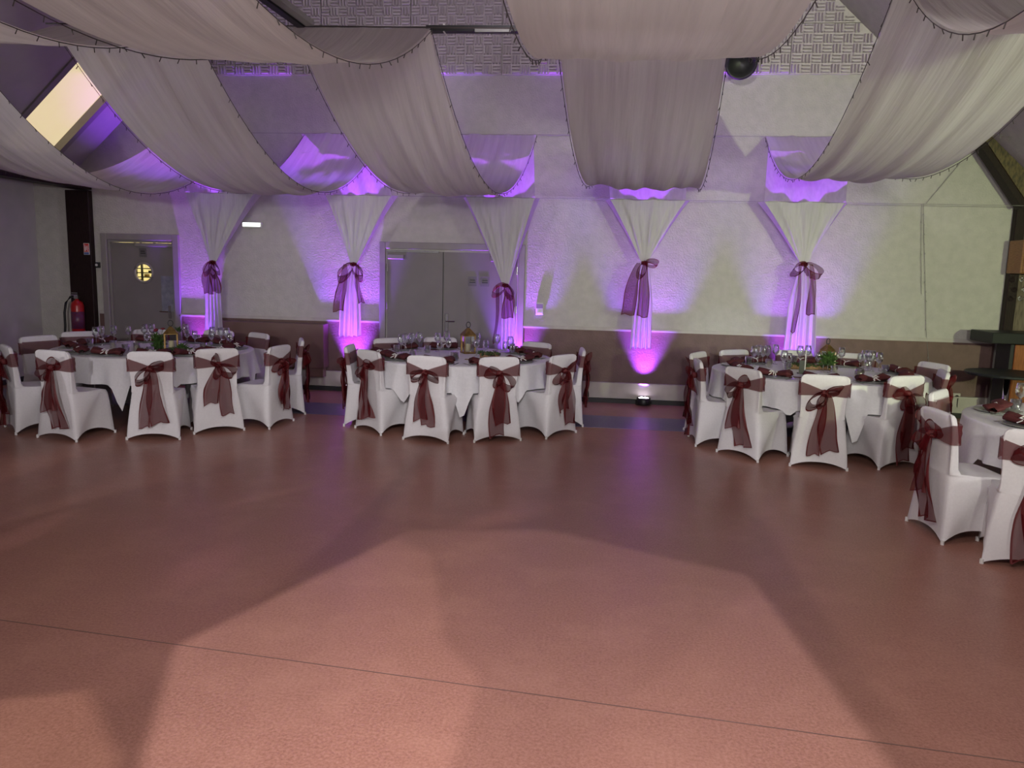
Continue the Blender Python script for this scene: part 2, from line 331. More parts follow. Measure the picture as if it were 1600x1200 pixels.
# acoustic tiles on the gable
def tile_mesh(x0, z0, clip):
    mb = MB(); g = .006; W_, H_ = 1.2, .6
    xs = [g, W_ - g]
    poly = [(g, g), (W_ - g, g), (W_ - g, H_ - g), (g, H_ - g)]
    if clip:
        for f in (lambda x, z: zl(x + x0) - .01 - (z + z0), lambda x, z: zr(x + x0) - .01 - (z + z0)):
            out = []
            for i, p in enumerate(poly):
                q = poly[(i + 1) % len(poly)]; a, b = f(*p), f(*q)
                if a >= 0: out.append(p)
                if a * b < 0: t = a / (a - b); out.append((p[0] + (q[0] - p[0]) * t, p[1] + (q[1] - p[1]) * t))
            poly = out
            if len(poly) < 3: return None
    n = len(poly)
    mb.add([(x, -.03, z) for x, z in poly] + [(x, 0, z) for x, z in poly], [tuple(range(n)), tuple(range(2 * n - 1, n - 1, -1))] + [(i, i + n, (i + 1) % n + n, (i + 1) % n) for i in range(n)])
    c = .1188; 
    for i in range(10):
        for j in range(5):
            for k in range(3):
                cx, cz = g + i * c + .004, g + j * c * .99 + .002; a0 = .012 + k * c / 3
                if (i + j) % 2: r = (cx + .008, cx + c - .008, cz + a0 - .004, cz + a0 + .018)
                else: r = (cx + a0 - .004, cx + a0 + .018, cz + .008, cz + c - .008)
                if clip and (r[3] + z0 > zl(r[0] + x0) - .01 or r[3] + z0 > zr(r[1] + x0) - .01): continue
                if r[3] > H_ - g or r[1] > W_ - g: continue
                x_0, x_1, z_0, z_1 = r; e = .006
                mb.add([(x_0, -.03, z_0), (x_1, -.03, z_0), (x_1, -.03, z_1), (x_0, -.03, z_1), (x_0 + e, -.075, z_0 + e), (x_1 - e, -.075, z_0 + e), (x_1 - e, -.075, z_1 - e), (x_0 + e, -.075, z_1 - e)],
                       [(4, 5, 6, 7), (0, 1, 5, 4), (1, 2, 6, 5), (2, 3, 7, 6), (3, 0, 4, 7)])
    return mb
full = None; first = None
for j in range(3):
    for i in range(-3, 6):
        x0, z0 = -3.774 + i * 1.2, 4.215 + j * .6
        clip = z0 + .6 > zl(x0) - .02 or z0 + .6 > zr(x0 + 1.2) - .02
        if clip:
            mb = tile_mesh(x0, z0, True)
            if mb is None: continue
            o = mb.build('acoustic_tile', 'tile', wall)
        else:
            if first is None: first = tile_mesh(x0, z0, False).build('acoustic_tile', 'tile', wall); o = first
            else: o = first.copy(); COL.objects.link(o)
        o.location = (x0, D - .001, z0)

# ---- door 1 (porthole)
dr = empty('door_1', ((D1X0 + D1X1) / 2, D, 0)); dr['kind'] = 'structure'
hw = (D1X1 - D1X0) / 2
MB().box(-hw - .09, -hw, -.035, .1, 0, D1Z + .09, .006).box(hw, hw + .09, -.035, .1, 0, D1Z + .09, .006).box(-hw, hw, -.035, .1, D1Z, D1Z + .09, .006).build('door_frame', 'frameg', dr)
MB().box(-hw, -hw + .03, .005, .09, 0, D1Z).box(hw - .03, hw, .005, .09, 0, D1Z).box(-hw + .03, hw - .03, .005, .09, D1Z - .03, D1Z).build('door_stop', 'frameg', dr)
# leaf with round hole
pc = (-6.441 - (D1X0 + D1X1) / 2, 1.559); pr = .135
mb = MB(); lx0, lx1, lz0, lz1 = -hw + .035, hw - .035, .01, D1Z - .035; kk = 32
for y in (.03, .07):
    vs = []
    for i in range(kk):
        t = 2 * PI * i / kk; c_, s_ = cos(t), sin(t); vs.append((pc[0] + pr * c_, y, pc[1] + pr * s_))
    for i in range(kk):
        t = 2 * PI * i / kk; c_, s_ = cos(t), sin(t)
        tx = ((lx1 if c_ > 0 else lx0) - pc[0]) / c_ if abs(c_) > 1e-6 else 1e9; tz = ((lz1 if s_ > 0 else lz0) - pc[1]) / s_ if abs(s_) > 1e-6 else 1e9
        r_ = min(tx, tz); vs.append((pc[0] + r_ * c_, y, pc[1] + r_ * s_))
    mb.add(vs, [(i, (i + 1) % kk, kk + (i + 1) % kk, kk + i) for i in range(kk)])
    mb.box(lx0, lx0 + .001, y - .0005, y + .0005, lz0, lz0 + .001)
    cs = {}
    for i in range(kk):
        p, q = vs[kk + i], vs[kk + (i + 1) % kk]
        if abs(p[0] - q[0]) > 1e-4 and abs(p[2] - q[2]) > 1e-4:
            cx = lx1 if max(p[0], q[0]) > lx1 - 1e-4 else lx0; cz = lz1 if max(p[2], q[2]) > lz1 - 1e-4 else lz0; mb.add([p, q, (cx, y, cz)], [(0, 1, 2)])
leaf = mb.build('door_leaf', 'doorg', dr)
pts = [(pc[0] + (pr) * cos(2 * PI * i / 32), .028, pc[1] + (pr) * sin(2 * PI * i / 32)) for i in range(32)]
MB().tube(pts, .018, 8, True).build('porthole_ring', 'frameg', leaf, True)
MB().add([(pc[0] + pr * cos(2 * PI * i / 32), .05, pc[1] + pr * sin(2 * PI * i / 32)) for i in range(32)], [tuple(range(32))]).build('porthole_glass', 'window_glass', leaf)
MB().box(pc[0] - .055, pc[0] + .055, .024, .03, 1.78, 1.90).build('door_sign', 'signgrey', leaf)
sg = MB().box(pc[0] - .035, pc[0] + .03, .0225, .024, 1.852, 1.864).box(pc[0] - .035, pc[0] + .04, .0225, .024, 1.825, 1.837).build('sign_lettering', 'black', leaf)
MB().box(.27, .46, .024, .03, 1.02, 1.52).build('notice_sheet', 'notice', leaf)
MB().box(-.08, lx1 + .02, -.01, .03, D1Z - .085, D1Z - .045, .005).build('door_closer', 'frameg', leaf)
MB().box(lx1 - .09, lx1 - .05, .02, .03, .92, 1.10).tube([(lx1 - .07, .02, 1.02), (lx1 - .07, -.03, 1.02), (lx1 - .19, -.03, 1.02)], .009).build('door_handle', 'steel', leaf)
# small lit kitchen beyond the porthole
kt = MB().box(-8, -5, D + 3.0, D + 3.1, 0, 2.8).box(-8.1, -8, D + .26, D + 3, 0, 2.8).box(-5, -4.9, D + .26, D + 3, 0, 2.8).box(-8, -5, D + .26, D + 3, 2.7, 2.8)
struct(kt.build('wall_kitchen', 'warmwall'))
struct(MB().box(-8, -5, D + .2, D + 3, -.1, 0).build('floor_kitchen', 'cream'))
sh = empty('kitchen_shelving', (-6.98, D + .85, 0)); tag(sh, 'dark shelving with pale boxes seen through the round door window', 'shelving')
for x in (-.115, -.02, .20): MB().box(x, x + .022, 0, .03, 0, 2.4).build('upright', 'black', sh)
for z in (1.02, 1.47, 1.535, 1.60): MB().box(-.115, .22, -.02, .10, z, z + .014).build('shelf', 'black', sh)
for x, z, s_ in ((.03, 1.484, .04), (.10, 1.549, .03), (.12, 1.40, .05), (-.09, 1.40, .05)): MB().box(x, x + s_ * 1.4, 0, .06, z, z + s_, .004).build('box', 'black' if z == 1.549 else 'brass', sh)
light('kitchen_lamp', 'POINT', (-6.4, D + 1.4, 2.4), (0, 0, 0), 70, (1, .9, .6), .1)

# ---- door 2 (double)
x0, xm, x1, zt = -2.905, -2.105, -1.085, 1.975
dr = empty('door_2', (xm, D, 0)); dr['kind'] = 'structure'
A, B = x0 - xm, x1 - xm
MB().box(A - .085, A, -.04, .0, 0, zt + .09, .006).box(B, B + .085, -.04, .0, 0, zt + .09, .006).box(A, B, -.04, .0, zt, zt + .09, .006).build('door_frame', 'frameg', dr)
for (p, q, n) in ((A + .02, -.006, 0), (.006, B - .02, 1)):
    lf = MB().box(p, q, -.02, -.001, .01, zt - .03).build('door_leaf', 'doorg', dr)
    for z in (.35, 1.2, 1.72):
        hx = A + .02 if n == 0 else B - .02; MB().tube([(hx, -.025, z - .05), (hx, -.025, z + .05)], .011, 8).build('hinge', 'steel', lf)
    c0, c1 = (p + .02, p + .36) if n == 0 else (q - .36, q - .02)
    MB().box(c0, c0 + .22, -.075, -.02, zt - .14, zt - .08, .006).build('closer_body', 'frameg', lf)
    MB().box(c0 - .01, c0 + .7 if n == 0 else c1, -.06, -.04, zt - .045, zt - .02).build('closer_rail', 'steel', lf)
    if n == 1:
        MB().box(.03, .075, -.03, -.02, .88, 1.12, .004).tube([(.052, -.03, 1.02), (.052, -.07, 1.02), (.17, -.07, 1.02)], .009).build('door_handle', 'steel', lf)
        for k, sx in enumerate((.34, .51)):
            MB().box(sx, sx + .12, -.026, -.02, 1.5, 1.63).build('door_sign', 'signgrey', lf)
            MB().box(sx + .025, sx + .095, -.028, -.026, 1.575, 1.587).box(sx + .02, sx + .1, -.028, -.026, 1.545, 1.557).build('sign_lettering', 'black', lf)
MB().box(-.009, .001, -.023, -.0195, .01, zt - .03).build('door_astragal', 'black', dr)

# ---- posts, beams, brace
def post(name, x0, x1, y0, y1, z0, z1, m, label, cat):
    o = MB().box(-(x1 - x0) / 2, (x1 - x0) / 2, 0, y1 - y0, 0, z1 - z0, .008).build(name, m); o.location = ((x0 + x1) / 2, y0, z0); return tag(o, label, cat)
post('timber_post', -7.49, -7.14, D - .10, D - .005, 0, 2.68, 'darkwood', 'dark stained timber post in the left corner beside the porthole door', 'post')
post('timber_post', 5.03, 5.15, D - .10, D - .005, 0, 2.8, 'darkwood', 'dark timber post at the right end of the pale wall beside the bar', 'post')
o = MB().box(-.12, .12, 0, 9.6, -.04, .04, .006).build('timber_purlin', 'darkwood'); o.location = (-7.25, D - 9.62, 2.73); tag(o, 'dark timber purlin running along the left side above the corner post', 'beam')
# brace
br = empty('timber_brace', (5.1, D - .32, 2.7)); tag(br, 'thick slanting timber brace rising from the right post up to the roof', 'beam')
MB().prism((0, .12, 0), (-.98, .12, 1.28), (.1, 0, .085), (0, .09, 0)).build('brace_timber', 'darkwood', br)
MB().prism((.035, .02, .03), (-.93, .02, 1.29), (.085, 0, .07), (0, .012, 0)).build('lit_front_face', 'beam', br)  # lit front of the brace, its brightness put into a lighter wood colour

# ---- bar at the right
p = aty(1551, 524, 9.55)
bar = empty('bar_counter', (p.x, 9.55, 0)); tag(bar, 'bar with thick black counter slab over orange wood panels', 'bar')
MB().box(0, 1.8, 0, .55, 1.02, 1.15, .008).build('counter_slab', 'counter', bar)
for i in range(3): MB().box(.34 + i * .48, .80 + i * .48, .14, .17, .08, 1.01, .01).build('front_panel', 'orange', bar)
MB().box(.30, 1.78, .17, .5, 0, 1.02).build('carcass', 'blackp', bar)
bt = empty('bistro_table', (4.52, 8.98, 0)); tag(bt, 'round black bistro table on a chrome column in front of the bar', 'table')
MB().lathe([(.0, .715), (.41, .715), (.42, .725), (.42, .74), (.41, .75), (0, .75)], 40).build('table_top', 'counter', bt)
MB().lathe([(.03, .02), (.03, .715)], 16).build('column', 'chrome', bt, True)
MB().lathe([(.0, 0), (.22, 0), (.22, .012), (.05, .03), (0, .03)], 32).build('foot_plate', 'blackp', bt)
# plank wall and cabinet beyond the post
pw = empty('plank_partition', (5.16, D - .06, 0)); tag(pw, 'weathered vertical planks behind the bar right of the dark post', 'partition')
for i in range(6): MB().box(i * .2, i * .2 + .19, random.uniform(-.01, .01), .05, 0, 2.6, .005).build('plank', 'plank', pw)
cbp = aty(1573, 427, D - .4); cbp.x += .15; cb = empty('wall_cabinet', tuple(cbp)); tag(cb, 'carved oak wall cabinet door above the bar at the right edge', 'cabinet')
MB().box(0, .9, 0, .33, 0, .40, .01).build('body', 'oak', cb)
MB().box(.02, .44, -.02, 0, .01, .39, .008).box(.08, .38, -.032, -.02, .06, .33, .01).build('cabinet_door', 'oak', cb)
MB().box(.46, .88, -.02, 0, .01, .39, .008).box(.52, .82, -.032, -.02, .06, .33, .01).build('cabinet_door', 'oak', cb)
for k, (dx, dz) in enumerate(((.22, -.1), (.26, -.22), (.23, -.33))):
    g = MB().lathe([(0, -.035), (.03, -.01), (.035, .01), (.015, .03), (0, .04)], 8).build('crystal_ornament', 'glass'); g.location = (cbp.x + dx - .14, D - .3, cbp.z + dz + .03)
    tag(g, ['uppermost', 'middle', 'lowest'][k] + ' clear crystal ornament of three under the oak cabinet', 'ornament', 'crystals under the cabinet')

# ---- wall things
def at_wall(px, py, off=0): return aty(px, py, D - off)
p = at_wall(393, 351, .06); o = empty('exit_light', p); tag(o, 'small lit emergency light box on the wall left of the second curtain', 'light')
MB().box(-.14, .14, 0, .06, -.035, .035, .008).build('housing', 'white', o); MB().box(-.125, .125, -.012, 0, -.026, .026, .004).build('diffuser', 'exitlit', o)
p = at_wall(380, 338, .03); o = MB().box(-.12, .12, 0, .03, -.008, .008).build('wall_trunking', 'wallsmooth'); o.location = p; tag(o, 'thin pale conduit strip above the lit emergency light', 'conduit')
p = at_wall(151, 414, .03); o = empty('call_point', p); tag(o, 'small dark square switch box beside the porthole door frame', 'switch')
MB().box(-.04, .04, 0, .03, -.04, .04, .004).build('plate', 'blackp', o); MB().lathe([(0, 0), (.018, 0), (.018, .01), (0, .012)], 12).build('button', 'white', o).rotation_euler = (PI / 2, 0, 0)
p = at_wall(843, 482, .035); o = empty('wall_thermostat', p); tag(o, 'white wall thermostat with grey display right of the double door', 'thermostat')
MB().box(-.05, .05, 0, .035, -.085, .08, .006).build('housing', 'white', o); MB().box(-.045, .045, -.006, 0, .0, .06).build('display', 'grey', o); MB().box(-.03, .03, -.006, 0, -.06, -.052).build('slider', 'white', o)
p = at_wall(1495, 620, .03); o = empty('wall_socket', p); tag(o, 'cream wall socket low on the brown wainscot by the bar', 'socket')
MB().box(-.045, .045, 0, .02, -.045, .045, .005).build('plate', 'cream', o); s = MB().lathe([(0, 0), (.024, 0), (.024, .006), (0, .006)], 16).build('outlet', 'black', o); s.rotation_euler = (PI / 2, 0, 0)
MB().tube([(0, -.005, 0), (0, -.035, -.01), (0, -.03, -.1), (.02, -.01, -.24)], .006).build('plug_cable', 'black', o)
# brown box heater
x0 = at_wall(338, 502).x; x1 = at_wall(514, 509).x
o = empty('convector_cabinet', ((x0 + x1) / 2, D - .2, 0)); tag(o, 'long brown boxed heater cabinet on the wainscot left of the double door', 'heater')
h2 = (x1 - x0) / 2
MB().box(-h2, h2, -.02, .18, .32, .93, .006).build('casing', 'brownbox', o)
MB().box(h2 - .27, h2 - .02, 0, .12, .2, .32).build('bracket', 'brownbox', o); MB().box(-h2 + .02, -h2 + .3, 0, .12, .2, .32).build('bracket', 'brownbox', o)
# fire extinguisher, sign
p = Vector((aty(122, 500, D - .2).x, D - .2, aty(122, 500, D - .2).z)); o = empty('fire_extinguisher', p); tag(o, 'red fire extinguisher with black hose hung on the left corner post', 'extinguisher')
MB().lathe([(0, -.26), (.07, -.26), (.085, -.245), (.085, .2), (.07, .25), (.03, .28), (.02, .3), (0, .3)], 24).build('cylinder', 'red', o, True)
MB().lathe([(.0865, -.12), (.0865, .12)], 24).build('instruction_label', 'label', o, True)
MB().box(-.03, .03, -.02, .02, .3, .345).box(-.09, .02, -.012, .012, .345, .36).box(-.07, .02, -.012, .012, .375, .385).build('valve', 'steel', o)
MB().tube([(-.02, 0, .325), (-.1, 0, .32), (-.17, 0, .24), (-.2, 0, .1), (-.2, 0, -.08), (-.21, 0, -.18), (-.26, 0, -.31)], .016, 8).build('hose', 'black', o, True)
MB().box(-.02, .02, .08, .10, .05, .15).build('wall_bracket', 'black', o)
p = aty(135, 389, D - .11); o = empty('extinguisher_sign', p); tag(o, 'small red and blue fire extinguisher sign on the left corner post', 'sign')
MB().box(-.042, .042, 0, .008, -.08, .08).build('plate', 'white', o)
MB().box(-.036, .036, -.004, 0, -.04, .074).build('red_field', 'signred', o); MB().box(-.036, .036, -.004, 0, -.076, -.046).build('blue_field', 'signblue', o)
MB().box(-.026, -.006, -.006, -.004, -.028, .03).box(-.024, -.01, -.006, -.004, .03, .048).tube([(-.012, -.005, .05), (-.03, -.005, .06)], .003, 4).tube([(.008, -.005, .04), (.006, -.005, 0), (.026, -.005, -.03)], .005, 4).tube([(.018, -.005, .05), (.022, -.005, .015), (.026, -.005, -.005)], .004, 4).build('pictogram', 'white', o)
# wall projector near the tiles
p = aty(1157, 97, D - .35); o = empty('wall_projector', p); tag(o, 'round black projector lamp on a yoke below the acoustic tiles', 'lamp')
hh = MB().lathe([(0, -.16), (.1, -.16), (.17, -.02), (.19, .06), (.19, .08), (.16, .08), (.13, .0), (0, -.02)], 28).build('lamp_head', 'black', o, True); hh.rotation_euler = (rad(115), 0, 0)
MB().tube([(-.21, 0, 0), (-.21, .02, .16), (.21, .02, .16), (.21, 0, 0)], .012).build('yoke', 'black', o)
MB().box(-.05, .05, .02, .35, .15, .18).build('wall_arm', 'black', o); MB().box(.15, .2, .05, .3, -.06, .1).build('gear_box', 'blackp', o)

# ---------------------------------------------------------------- uplights
UP = []
for i, (px, lab) in enumerate(((328, 'behind the left table under the first curtain'), (551, 'under the second curtain beside the double door'), (806, 'behind the centre table under the third curtain'), (1004, 'on open floor under the fourth curtain'), (1245, 'behind the right table under the fifth curtain'))):
    x = {328: -5.50, 551: -3.36, 806: -1.08, 1004: .64, 1245: 2.55}[px]
    o = empty('led_uplight', (x, D - .165, 0)); tag(o, 'black flat LED uplight glowing purple ' + lab, 'uplight', 'purple LED uplights along the wall')
    MB().lathe([(0, .01), (.085, .01), (.09, .02), (.09, .1), (.08, .105), (.078, .095), (0, .095)], 24).build('housing', 'black', o, True)
    for k in range(7):
        r_ = 0 if k == 0 else .05; t = k * PI / 3
        MB().lathe([(0, .096), (.016, .096), (.014, .104), (0, .106)], 10, (r_ * cos(t), r_ * sin(t), 0)).build('led_lens', 'led', o, True)
    MB().tube([(-.1, 0, .06), (-.1, 0, .0), (.1, 0, .0), (.1, 0, .06)], .007).build('yoke', 'black', o)
    pw_ = (330, 480, 380, 360, 330)[i]
    for l_, (col, pp, an, tgt) in enumerate((((.28, .06, 1.0), pw_ * 1.6, 56, .15), ((.85, .06, .8), pw_ * .3, 40, .13))):
        light('uplight_beam', 'SPOT', (x, D - .15, .11), (x, D - .15 + tgt * .45, 1.5), pp, col, .03, angle=an, blend=.6)

# added unseen fixtures: a plate with a cut-out below each lamp shapes its floor pool
def projector(L_, poly, k):
    o = empty('added_light_shaper', L_); tag(o, 'added unseen gobo lamp number %s shaping light on the floor' % ['one', 'two', 'three', 'four', 'five', 'six'][k], 'projector', 'added floor light shapers')
    h_ = .32; pts = [Vector(((x - L_[0]) * h_ / L_[2], (y - L_[1]) * h_ / L_[2], -h_)) for x, y in poly]
    c = sum(pts, Vector()) / len(pts); R_ = max((p - c).length for p in pts) * 1.5 + .1; out = [c + (p - c).normalized() * R_ for p in pts]; n = len(pts)
    # plate as ring between the cut-out and a wide rim
    MB().add([tuple(p) for p in pts] + [tuple(p) for p in out], [(i, (i + 1) % n, n + (i + 1) % n, n + i) for i in range(n)]).build('gobo_plate', 'blackp', o)
    MB().box(-.1, .1, -.1, .1, .03, .2, .01).build('added_lamp_body', 'black', o)
for k, g_ in enumerate(GOBO): projector(g_[0], g_[1], k)
# ---------------------------------------------------------------- overhead drapes
def wave(u, k, ph): return sin(u * k + ph)
def drape(name, NL, NR, FL, FR, sl, sr, label, seed, nu=72, nv=44, amp=.016):
    rnd = random.Random(seed); ph = [rnd.uniform(0, 6) for _ in range(6)]; ks = [rnd.uniform(14, 20), rnd.uniform(24, 32), rnd.uniform(40, 52), rnd.uniform(6, 8)]
    NL, NR, FL, FR = map(Vector, (NL, NR, FL, FR))
    c = (NL + NR + FL + FR) / 4; v0near = NL.y < 3
    def fn(u, v):
        a = NL.lerp(FL, v); b = NR.lerp(FR, v); P = a.lerp(b, u); s = sl + (sr - sl) * u
        belly = 1 + .03 * sin(PI * u)
        P.z -= 4 * s * v * (1 - v) * belly
        g = .5 + .5 * sin(PI * v) ** .7; wob = v * 1.6
        f = (wave(u, ks[0], ph[0] + wob) + .7 * wave(u, ks[1], ph[1] - wob) + .45 * wave(u, ks[2], ph[2] + 2 * wob) + .5 * wave(u, ks[3], ph[3]))
        P.z += (amp * .3 if v0near else amp * .8) * g * f * (.35 + .65 * min(1, u * 8, (1 - u) * 8))
        # hem droops a touch
        return P - c
    o = MB().grid(fn, nu, nv).build(name, 'drape', None, True); o.location = c; tag(o, label, 'drape', 'white ceiling drapes')
    return fn, c
def wire_string(name, pts, label, step=.17, seed=1, sp=.03, group='dark fairy light strings', wm='wire'):
    rnd = random.Random(seed); o = empty(name, pts[0]); tag(o, label, 'string lights', group)
    p0 = Vector(pts[0]); q = [Vector(p) - p0 for p in pts]
    MB().tube(q, .003, 4).build('wire', wm, o)
    mb = MB(); acc = 0
    for a, b in zip(q[:-1], q[1:]):
        L = (b - a).length; t = step - acc
        while t < L:
            p = a.lerp(b, t / L); d = Vector((rnd.uniform(-.6, .6), rnd.uniform(-.3, .3), -1)).normalized() * sp
            mb.tube([p, p + d], [.003, .0035], 4); t += step
        acc = L - (t - step)
    x = mb.build('bulb', wm, o); x['kind'] = 'stuff'
W = D - .05; YLW = D - .36; ZLW = aty(1190, 315, YLW).z
DR = {
 'D0': ((-6.9, 6.0, 3.55), (-5.3, 6.0, 3.55), (-5.95, W, 3.47), (-4.95, W, 3.47), .86, 1.03, 'white ceiling drape sagging at the far left towards the first wall curtain'),
 'D1': ((-4.4, 6.0, 3.55), (-3.25, 6.0, 3.55), (-4.0, W, 3.47), (-2.95, W, 3.47), .99, .985, 'white ceiling drape running to the second wall curtain, beside the skylight'),
 'D2': ((-2.45, 6.1, 3.55), (-1.38, 6.15, 3.55), (-1.88, W, 3.47), (-.90, W, 3.47), .97, .967, 'white ceiling drape hanging above the double door'),
 'D3': ((-.40, 6.2, 3.55), (.90, 6.3, 3.55), (.02, W, 3.47), (1.08, W, 3.47), .865, .88, 'white ceiling drape falling straight in front of the fourth wall curtain'),
 'D4': ((1.78, 5.3, 3.6), (3.1, 5.3, 3.6), (2.0, W, 3.47), (3.0, W, 3.47), .835, .81, 'white ceiling drape at the right in front of the slanting timber brace'),
 'Z': ((-4.5, 2.0, 3.55), (-3.2, 2.0, 3.55), (-4.4, 6.0, 3.56), (-3.27, 6.0, 3.56), .5, .575, 'white near drape crossing the top left corner of the view'),
 'A': ((-3.0, 2.0, 3.55), (-1.75, 2.0, 3.55), (-2.45, 6.1, 3.56), (-1.38, 6.15, 3.56), .645, .67, 'broad white near drape above the skylight at upper left'),
 'B': ((-.52, 2.0, 3.55), (.88, 2.0, 3.55), (-.40, 6.2, 3.56), (.90, 6.3, 3.56), .64, .615, 'broad white near drape at top centre right'),
 'C': ((1.5, 1.6, 3.6), (2.9, 1.6, 3.6), (1.78, 5.3, 3.61), (3.1, 5.3, 3.61), 0.79, .78, 'white near drape in the top right corner'),
}
for i, (k, v) in enumerate(DR.items()):
    fn, c = drape('ceiling_drape', *v, seed=i + 3)
    for u, sd in ((0, 'left'), (1, 'right')):
        pts = [fn(u, t / 26) + c + Vector((-.012 if u == 0 else .012, 0, -.012)) for t in range(27)]
        nm = {'D0': 'far left drape', 'D1': 'drape beside the skylight', 'D2': 'drape above the double door', 'D3': 'drape before the fourth curtain', 'D4': 'drape before the timber brace', 'Z': 'near drape in the top left corner', 'A': 'near drape above the skylight', 'B': 'near drape at top centre right', 'C': 'near drape in the top right corner'}[k]
        wire_string('fairy_light_string', pts, 'dark fairy lights, %s edge of the %s' % (sd, nm), seed=i * 2 + u)
# tension wires the fabric hangs from
o = MB().tube([(-5.9, W, 3.47), (4.5, W, 3.47)], .003, 5).build('tension_wire', 'pale_wire'); tag(o, 'thin upper tension wire stretched in front of the far wall', 'wire')
o = MB().tube([(-5.2, YLW, ZLW), (5.0, YLW, ZLW)], .003, 5).build('tension_wire', 'pale_wire'); tag(o, 'thin lower tension wire carrying the five wall curtains', 'wire')
o = MB().tube([(-4.45, 5.98, 3.57), (-2.45, 6.1, 3.57), (.9, 6.3, 3.57), (1.2, 6.28, 3.57)], .006, 5).build('tension_wire', 'wire'); tag(o, 'middle tension wire carrying the ceiling drapes across the room', 'wire')
a = aty(667, 46, 6.3); b = aty(806, 46, 6.36)
o = empty('lighting_bar', (a + b) / 2); tag(o, 'black horizontal lighting bar between two drapes under the tiles', 'bar')
L = (b - a) / 2
MB().prism(-L * 1.0, L * 1.4, (0, .035, 0), (0, 0, .022)).build('bar_tube', 'black', o)
MB().prism(L * .1 + Vector((0, -.04, -.02)), L * .9 + Vector((0, -.04, -.02)), (0, .01, 0), (0, 0, .012)).build('led_batten', 'grey', o)
for t in (-.93, -.6): MB().box(L.x * t - .006, L.x * t + .006, -.05, .05, -.03, .03).build('clamp', 'white', o)
a = aty(470, 37, 6.05); b = atz(395, -18, a.z + .02)
o = empty('ceiling_track', a); tag(o, 'black and grey track running diagonally overhead behind the near left drape', 'track')
dv = (b - a) * 1.6; n_ = Vector((dv.y, -dv.x, 0)).normalized()
MB().prism((0, 0, 0), dv, n_ * .03, (0, 0, .03)).build('track_rail', 'black', o)
MB().prism(-n_ * .075, dv - n_ * .075, n_ * .035, (0, 0, .02)).build('track_cover', 'frameg', o)

# ---------------------------------------------------------------- bows (organza) parts
def ribbon(fn_c, width, nv=18, nu=6):
    mb = MB()
    def fn(u, v):
        P, side, nrm, wd, rip, ph = fn_c(v)
        e = [0, .07, .3, .5, .7, .93, 1][round(u * 6)] - .5
        return P + side * (e * wd) + nrm * (rip * (sin(e * 9 + ph + v * 4) + .8 * sin(e * 15 - v * 6 + ph * 2))) + Vector((0, 0, .012 * sin(e * 6 + ph) * v))
    return mb.grid(fn, nu, nv, hem=True)
def tail(parent, x0, y0, z0, dx, length, w0, w1, ph, lean=0.0, name='tail'):
    def f(v):
        return Vector((x0 + dx * v + .015 * sin(v * 5 + ph), y0 - .012 - .018 * sin(PI * min(1, v * 1.3)) + lean * v, z0 - length * v)), Vector((1, 0, .18 * sin(ph) * v)).normalized(), Vector((0, -1, 0)), w0 + (w1 - w0) * min(1, v * 1.8) ** .7, 0.010 + .010 * v, ph
    return ribbon(f, 0).build(name, ['organza', 'organza_hem'], parent, True)
def loop(parent, x0, y0, z0, dx, dz, size, wd, ph):
    def f(v):
        t = v * 2 * PI; r = (1 - cos(t)) / 2
        off = sin(t) * size * .28
        return Vector((x0 + dx * size * r - off * dz, y0 - .03 - .02 * sin(t), z0 + dz * size * r + off * dx * .8)), Vector((.25, -.75, .6)).normalized(), Vector((0, 0, 1)), wd * (.35 + .65 * r), .006, ph
    return ribbon(f, 0, 16).build('loop', ['organza', 'organza_hem'], parent, True)

